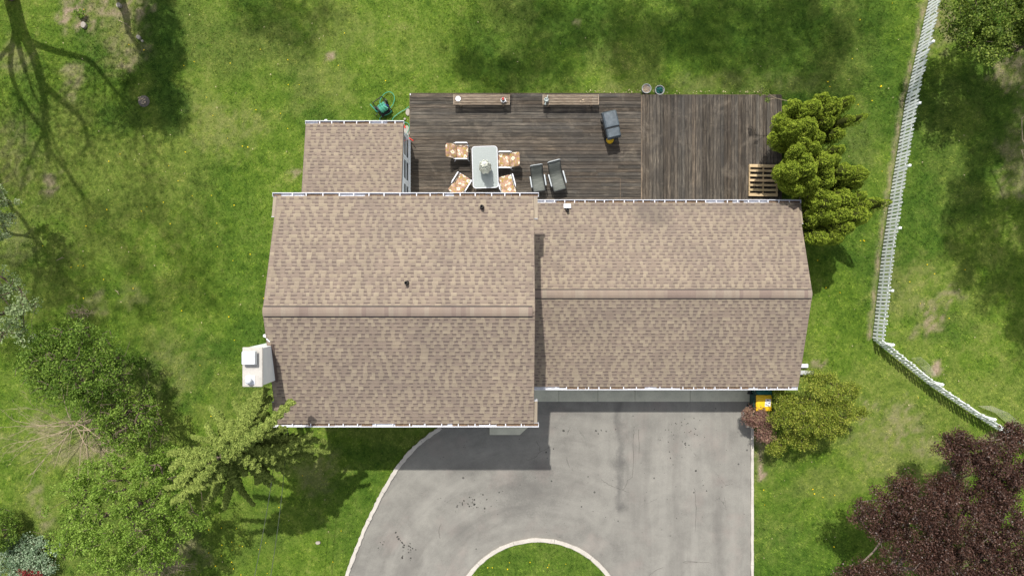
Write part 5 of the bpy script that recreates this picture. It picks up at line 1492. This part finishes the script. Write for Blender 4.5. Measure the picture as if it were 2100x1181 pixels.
# far left pieces
dec('deciduous_tree', 'pale grey green tree on the left frame edge half way up', -26, 640, 3.6, 1.5, 1.5, 1.0, (40, 640), 110, 6000, M['lf_pale'], 51, .040, .25, tintc=.5, extra=80, lump=.2, group='pale trees on the left edge')
dec('deciduous_tree', 'pale green sprigs of a tree on the left frame edge beside the bare earth spot', -16, 430, 2.6, .85, 1.2, .8, (0, 440), 60, 3000, M['lf_pale'], 52, .040, .2, tintc=.75, extra=30, lump=.2, group='pale trees on the left edge')
dec('round_bush', 'small dark green bush on the left edge near the bottom corner', 2, 1085, .8, .58, .85, .6, (30, 1080), 90, 6500, M['lf_mid'], 53, .028, .18, cat='bush', shell=.6, tintc=.6)
dec('silver_plant', 'silvery green leafed ground plant in the bottom left corner', 55, 1145, .35, 1.25, .95, .25, (62, 1135), 170, 6500, M['lf_silver'], 54, .035, .2, cat='plant', shell=.1, minz=.05)
dec('red_plant', 'tiny dark red leafed plant at the bottom edge in the left corner', 62, 1178, .6, .45, .18, .2, (62, 1182), 24, 900, M['lf_red'], 55, .025, .12, cat='plant', shell=.1, minz=.1)
dec('sprig_plant', 'little green weed growing in the bare earth patch at the top left', 162, 28, .18, .20, .2, .12, (162, 28), 16, 260, M['lf_bright'], 56, .03, .1, cat='plant', shell=.1, minz=.02, th=.05, r_max=.01)
dec('sprig_plant', 'little green weed below the yellow grass patch at the top left', 253, 160, .18, .22, .12, .1, (253, 160), 14, 200, M['lf_bright'], 57, .03, .1, cat='plant', shell=.1, minz=.02, th=.05, r_max=.01)

# --- shrubs at the garage corner
def shrubs():
    rng = np.random.default_rng(61)
    b = W(1640, 860, 0)
    blobs = [(1690, 795, 2.3, .75, .50, .5), (1720, 842, 2.0, .62, .60, .5), (1665, 855, 2.1, .85, .70, .55), (1620, 850, 1.7, .75, .72, .5), (1700, 875, 1.8, .62, .48, .45), (1640, 900, 1.3, .75, .38, .35), (1590, 915, .9, .38, .36, .35), (1672, 780, 2.2, .42, .3, .3),
             (1755, 848, 1.6, .42, .22, .2), (1740, 800, 2.0, .36, .26, .25), (1600, 818, 1.6, .48, .36, .3)]
    tips = []
    for (px, py, z, rx, ry, rz) in blobs:
        c = W(px, py, z); n = int(54*rx*ry/.4)+8; tips.append(ell_tips((c.x, c.y, z), (rx, ry, rz), n, rng, .55, .15, .1))
    tips = np.vstack(tips)
    tips = tips[~((tips[:, 0] < GX1+.05) & (tips[:, 1] > GYF-.12) & (tips[:, 2] > 1.3))]
    tips = tips[~((tips[:, 0] < 9.80) & (tips[:, 1] > -4.75))]
    tree('garden_shrub', 'large yellow green leafy shrub growing at the front corner of the garage', 'shrub', (b.x, b.y, 0), tips, .35, M['lf_shrub'], 42000, .19, .026, M['bark'], 61, r_max=.05, up=.35, tvar=.24)
    c = W(1545, 852, .8)
    tips = np.vstack([ell_tips((c.x, c.y, .95), (.42, .38, .4), 60, rng, .5, .1), ell_tips((W(1568, 882, .9).x, W(1568, 882, .9).y, .95), (.42, .46, .35), 40, rng, .5, .1)])
    tree('garden_shrub', 'small mauve and olive leafed shrub between the driveway kerb and the yellow lidded bin', 'shrub', (W(1552, 868).x, W(1552, 868).y, 0), tips, .25, M['lf_mauve'], 6200, .17, .028, M['twig'], 62, r_max=.03, up=.4)
shrubs()
# foundation plants along the main front eave
for k, (px, lab) in enumerate(((870, 'leafy green foundation plant under the front eave nearest the driveway kerb'), (812, 'low green foundation plant under the front eave, second from the driveway kerb'), (745, 'low green foundation plant under the front eave near the conifer'))):
    c = W(px, 884, .3); rng = np.random.default_rng(70+k)
    tp = ell_tips((c.x, -4.62, .3), (.62, .24, .2), 60, rng, .2, .05)
    tree('foundation_plant', lab, 'plant', (c.x, -4.62, 0), tp, .1, M['lf_mid'], 2400, .12, .025, M['bark'], 70+k, r_max=.015, group='foundation plants under the front eave')

# --- purple maple
def maple():
    rng = np.random.default_rng(81)
    blobs = [(1812, 1052, 3.6, .95, .85, .5), (1900, 1045, 4.3, 1.0, .75, .55), (1985, 1085, 4.6, 1.35, 1.1, .7), (1890, 1120, 4.0, 1.2, .75, .5), (1990, 935, 4.2, .95, .55, .5), (2060, 960, 4.7, 1.1, .9, .6), (2075, 1090, 4.9, 1.2, 1.2, .7), (1785, 1172, 3.6, 1.1, .35, .4), (1950, 1170, 4.4, 1.3, .6, .6), (2060, 1190, 4.7, 1.2, .8, .6), (2075, 890, 4.0, .5, .3, .3), (1960, 905, 3.6, .4, .35, .3), (1950, 1000, 3.9, .75, .5, .4), (2030, 1010, 4.4, .9, .6, .5), (1855, 1000, 3.5, .4, .35, .3)]
    tips = []
    for (px, py, z, rx, ry, rz) in blobs:
        c = W(px, py, z); n = int(72*rx*ry)+14; tips.append(ell_tips((c.x, c.y, z), (rx, ry, rz), n, rng, .3, 1.2, .2))
    tips = np.vstack(tips); b = W(1880, 1060, 0); b = Vector((17.2, -9.6, 0))
    tree('maple_tree', 'purple leaved maple tree filling the lower right corner in front of the fence', 'tree', (b.x, b.y, 0), tips, 1.5, M['lf_maple'], 125000, .27, .028, M['twig_red'], 81, r_max=.07, r_tip=.0075, up=.4, tintc=.42, tvar=.26, asp=.7)
maple()

# --- top right tree and the shade trees standing beyond the frame
dec('deciduous_tree', 'yellow green leafy tree in the top right corner beyond the fence', 2055, 30, 3.4, 1.95, 1.5, 1.1, (2075, 20), 200, 24000, M['lf_tr'], 91, .042, .30, tintc=.5, lump=.2, extra=60)
dec('deciduous_tree', 'brown twiggy tree on the right frame edge above the shaded grass', 2165, 290, 4.6, .9, 3.4, 1.0, (2180, 300), 200, 900, M['lf_silver'], 92, .03, .2, bark='twig', extra=260, r_tip=.004, r_max=.04, pw=.35, tintc=.3)

def shade(px, py, zc, r, n_tips, n_leaf, seed, label, mat='lf_mid', rz=None, size=.10, clump=.5, r_tip=.012, th=None, name='shade_tree', bpx=None, trunk=.2, pw=.5):
    """a tree standing outside the frame whose shade falls inside it; (px,py) = centre of the shade on the lawn"""
    g = W(px, py, 0); bx = g.x-.143*zc; by = g.y+.564*zc; rng = np.random.default_rng(seed)
    if isinstance(r, (int, float)): r = (r, r)
    tips = ell_tips((bx, by, zc), (r[0], r[1], rz or r[0]*.6), n_tips, rng, .4, None, .2)
    base = (bx, by, -.02) if bpx is None else (W(*bpx).x, W(*bpx).y, -.02)
    tree(name, label, 'tree', base, tips, th or zc*.4, M[mat], n_leaf, clump, size, M['bark'], seed, r_max=trunk, r_tip=r_tip, up=.3, pw=pw)
def forked_tree():
    """tall tree at the top left corner: limbs given by the shade they throw (photo px) and their height"""
    rng = np.random.default_rng(101)
    def g(px, py, h): p = W(px-7.4*h, py-29.3*h, 0); return np.array([p.x, p.y, h])
    base = W(24, -10, 0); t = thing('shade_tree', 'tall forked tree at the top left corner, its trunk at the frame edge', 'tree', (base.x, base.y, 0), 0)
    limbs = [([(24, -10, 0), (42, 55, 2.2), (70, 120, 4.4), (88, 190, 6.6), (92, 262, 8.8), (98, 330, 11)], .26, .10), ([(58, 85, 3.2), (115, 105, 4.4), (180, 123, 5.6), (215, 160, 7.0), (238, 190, 8.2)], .13, .07),
             ([(88, 175, 6.2), (135, 215, 7.6), (170, 250, 9.0), (180, 300, 10.5)], .14, .07), ([(30, 60, 2.5), (20, 140, 5.0), (48, 212, 7.2), (85, 262, 9.0)], .12, .07), ([(45, 70, 2.9), (5, 110, 4.6), (-30, 160, 6)], .12, .07),
             ([(92, 262, 8.8), (60, 330, 11), (40, 400, 13)], .09, .05), ([(95, 300, 10), (150, 370, 12), (190, 430, 14)], .09, .05), ([(215, 160, 7), (270, 230, 9), (300, 300, 11)], .06, .04)]
    mb = MB(base)
    ends = []
    for L, r0, r1 in limbs:
        P_ = smooth_path([Vector(g(*q)) for q in L], 4); mb.tube(P_, list(np.linspace(r0, r1, len(P_))), 8); ends += [np.array(p) for p in P_[len(P_)//2:]]
    tips = []
    for k in range(45):
        e = ends[rng.integers(len(ends))]; q = e+np.array([rng.normal(0, 1.1), rng.normal(0, 1.1), rng.uniform(.3, 2.8)]); tips.append(q)
        m_ = (e+q)/2+rng.normal(0, .12, 3); mb.tube([e, m_, q], [.03, .02, .01], 4, False)
    mb.build('trunk', M['bark'], t)
    tips = np.array(tips); n = 7500; k = rng.integers(0, len(tips), n)
    leaf_mesh('crown', tips[k]+rng.normal(0, .55, (n, 3)), rng.uniform(.2, .8, n), .06, M['lf_mid'], t, rng, .3, None, .65, tuple(base))
forked_tree()
shade(325, 60, 8.0, (.95, 2.3), 40, 9000, 102, 'small dense tree beyond the top edge left of centre', size=.06, clump=.5)
shade(300, 205, 8.0, (1.4, .85), 40, 6500, 111, 'second small dense tree beyond the top edge left of centre', size=.06, clump=.5)
shade(1050, 90, 16, (2.6, 1.9), 40, 8000, 103, 'leafy tree beyond the top edge behind the deck benches', size=.06, clump=.8, r_tip=.008)
shade(1330, 70, 17, (2.8, 2.2), 45, 9000, 104, 'leafy tree beyond the top edge behind the planters', size=.06, clump=.8, r_tip=.008)
shade(1600, 80, 17, (3.3, 2.3), 50, 13000, 105, 'large leafy tree beyond the top edge right of centre', size=.06, clump=.8, r_tip=.008)
shade(2075, 240, 12, (2.1, 2.3), 60, 15000, 106, 'leafy tree beyond the right edge near the top', size=.06, clump=.6)
shade(2050, 480, 12, (2.2, 2.9), 60, 15000, 107, 'leafy tree beyond the right edge half way down', bpx=(2170, 150), size=.06, clump=.6)
shade(2120, 620, 10, (1.6, 2.0), 50, 9000, 108, 'smaller leafy tree beyond the right edge by the big bare patch', bpx=(2190, 330), size=.06)
shade(60, 620, 13, (3.0, 2.4), 45, 8000, 109, 'thin crowned tree beyond the left edge', size=.06, clump=.8)
shade(300, 540, 17, (3.0, 3.0), 40, 5500, 112, 'tall sparse tree far beyond the left part of the top edge', bpx=(2, -50), trunk=.15, size=.06, clump=.9, r_tip=.008)
shade(600, 20, 17, (2.4, 1.5), 40, 3500, 110, 'thin crowned tree beyond the top edge behind the sunroom', size=.06, clump=.8, r_tip=.008)

# ------------------------------------------------------------------ small things on the lawn
mb = MB(); rnd = random.Random(2)
for k in range(7):
    a = 2*math.pi*k/7; mb.at((0, 0, .0), (0, 0, a)); mb.add([(0, 0, .015), (.026, -.010, .008), (.030, 0, .004), (.026, .010, .008)], [(0, 1, 2, 3)])
mb.at(); mb.lathe([(.014, .012), (.010, .020), (.0001, .022)], 8); mb.tube([(0, 0, -.08), (0, 0, .012)], .003, 4)
dproto = mb.build('dandelion', M['flower_yellow']); dm = dproto.data; bpy.data.objects.remove(dproto)
rnd = random.Random(12)
spots = [(172, 20), (176, 32), (264, 92), (295, 103), (377, 135), (398, 127), (590, 123), (591, 174), (472, 130), (575, 233), (590, 264), (508, 302), (497, 300), (246, 316), (223, 331), (346, 340), (365, 371), (380, 312), (394, 402), (301, 424), (290, 433), (335, 415), (349, 459), (219, 430), (480, 421),
         (171, 544), (170, 545), (160, 545), (1677, 534), (1694, 590), (1723, 600), (1702, 178), (1698, 168), (1773, 494), (1806, 178), (1808, 177), (1760, 215), (1771, 493), (1807, 176), (1764, 41), (1830, 7), (1748, 121), (428, 1086), (454, 1082), (455, 1117), (491, 1118), (428, 1133), (475, 1111), (476, 1127), (494, 1178), (475, 1152), (442, 1160), (530, 1126), (548, 1175), (572, 1040), (620, 975)]
while len(spots) < 118:
    z = rnd.choice([(300, 560, 250, 660), (330, 530, 640, 900), (20, 300, 400, 640), (400, 800, 20, 240), (1680, 1850, 30, 800), (400, 700, 1000, 1175), (1560, 1750, 1000, 1170), (1850, 1990, 400, 820), (1000, 1250, 1135, 1178)])
    spots.append((rnd.uniform(z[0], z[1]), rnd.uniform(z[2], z[3])))
for (px, py) in spots:
    p = W(px, py, .05); di = math.hypot(p.x-ISL.x, p.y-ISL.y)
    if di > ISR-.2 and inpoly(np.array([p.x]), np.array([p.y]), drive_poly)[0]: continue
    o = bpy.data.objects.new('dandelion', dm); COL.objects.link(o); s = rnd.uniform(.45, .85)
    o.location = (p.x, p.y, .075+(.08 if di < ISR else 0)-.03); o.scale = (s, s, s); o.rotation_euler = (rnd.uniform(-.3, .3), rnd.uniform(-.3, .3), rnd.uniform(0, 6))
    tag(o, 'tiny yellow dandelion flower in the lawn', 'flower', 'dandelions dotted over the lawn')

# fallen dry leaves: one scattered mass
rng = np.random.default_rng(14); N = 1500
x = rng.uniform(-20, 20, N); y = rng.uniform(-11, 11, N)
d1, s1, l1 = masks(x, y)
keep = (rng.uniform(0, 1, N) < .12+.5*s1+.2*d1) & ~((x > -7.8) & (x < 10.6) & (y > -4.8) & (y < 6.1)) & ~inpoly(x, y, drive_poly) & ~((x > -4) & (x < 10.5) & (y < 7.6) & (y > 2))
P = np.stack([x[keep], y[keep], np.full(keep.sum(), .055)], 1)
ex = np.array([[*W(1195+rng.normal(0, 3), 208+rng.normal(0, 3), DZ+.02)] for _ in range(9)]); ey = np.array([[*W(rng.uniform(1180, 1560), 188+rng.normal(0, 2), .05)] for _ in range(60)])
P = np.vstack([P, ex, ey])
o = leaf_mesh('fallen_leaves', P, rng.uniform(0, 1, len(P)), .024, M['dry_leaf'], None, rng, .7)
tag(o, 'scattered dry brown leaves on the lawn and deck', 'leaves', kind='stuff')

# a few dead sticks on the left lawn
for k, (x0, y0, x1, y1, lab) in enumerate(((243, 42, 268, 58, 'thin dry stick on the rough grass near the pale rock at the top left'), (116, 534, 132, 529, 'thin twig on the shaded grass at the far left'), (236, 595, 244, 604, 'short curved pale twig on the lawn right of the dead bush'))):
    a = W(x0, y0, .06); b = W(x1, y1, .06); mb = MB(a); mb.tube([a, a.lerp(b, .5)+Vector((.02, .03, .01)), b], [.012, .010, .006], 6); mb.tube([a.lerp(b, .45), a.lerp(b, .7)+Vector((.03, .09, .01))], .006, 5)
    o = mb.build('stick', M['twig']); o.location = a; tag(o, lab, 'stick')

# overhead cables from the house corner
def cable(a, b, sag, lab):
    pts = []
    for i in range(25):
        f = i/24; p = a.lerp(b, f); p.z -= sag*4*f*(1-f); pts.append(p)
    mb = MB(a); mb.tube(pts, .010, 6); o = mb.build('overhead_cable', M['cable'], smooth=True); o.location = a; tag(o, lab, 'cable', 'overhead cables to the house')
cable(W(572, 866, 4.6), W(478, 1370, 6.2), .5, 'thicker dark overhead cable crossing the lawn left of the driveway')
cable(W(590, 872, 4.5), W(520, 1370, 5.6), .5, 'thinner overhead cable to the right of the thicker one, crossing the same lawn')
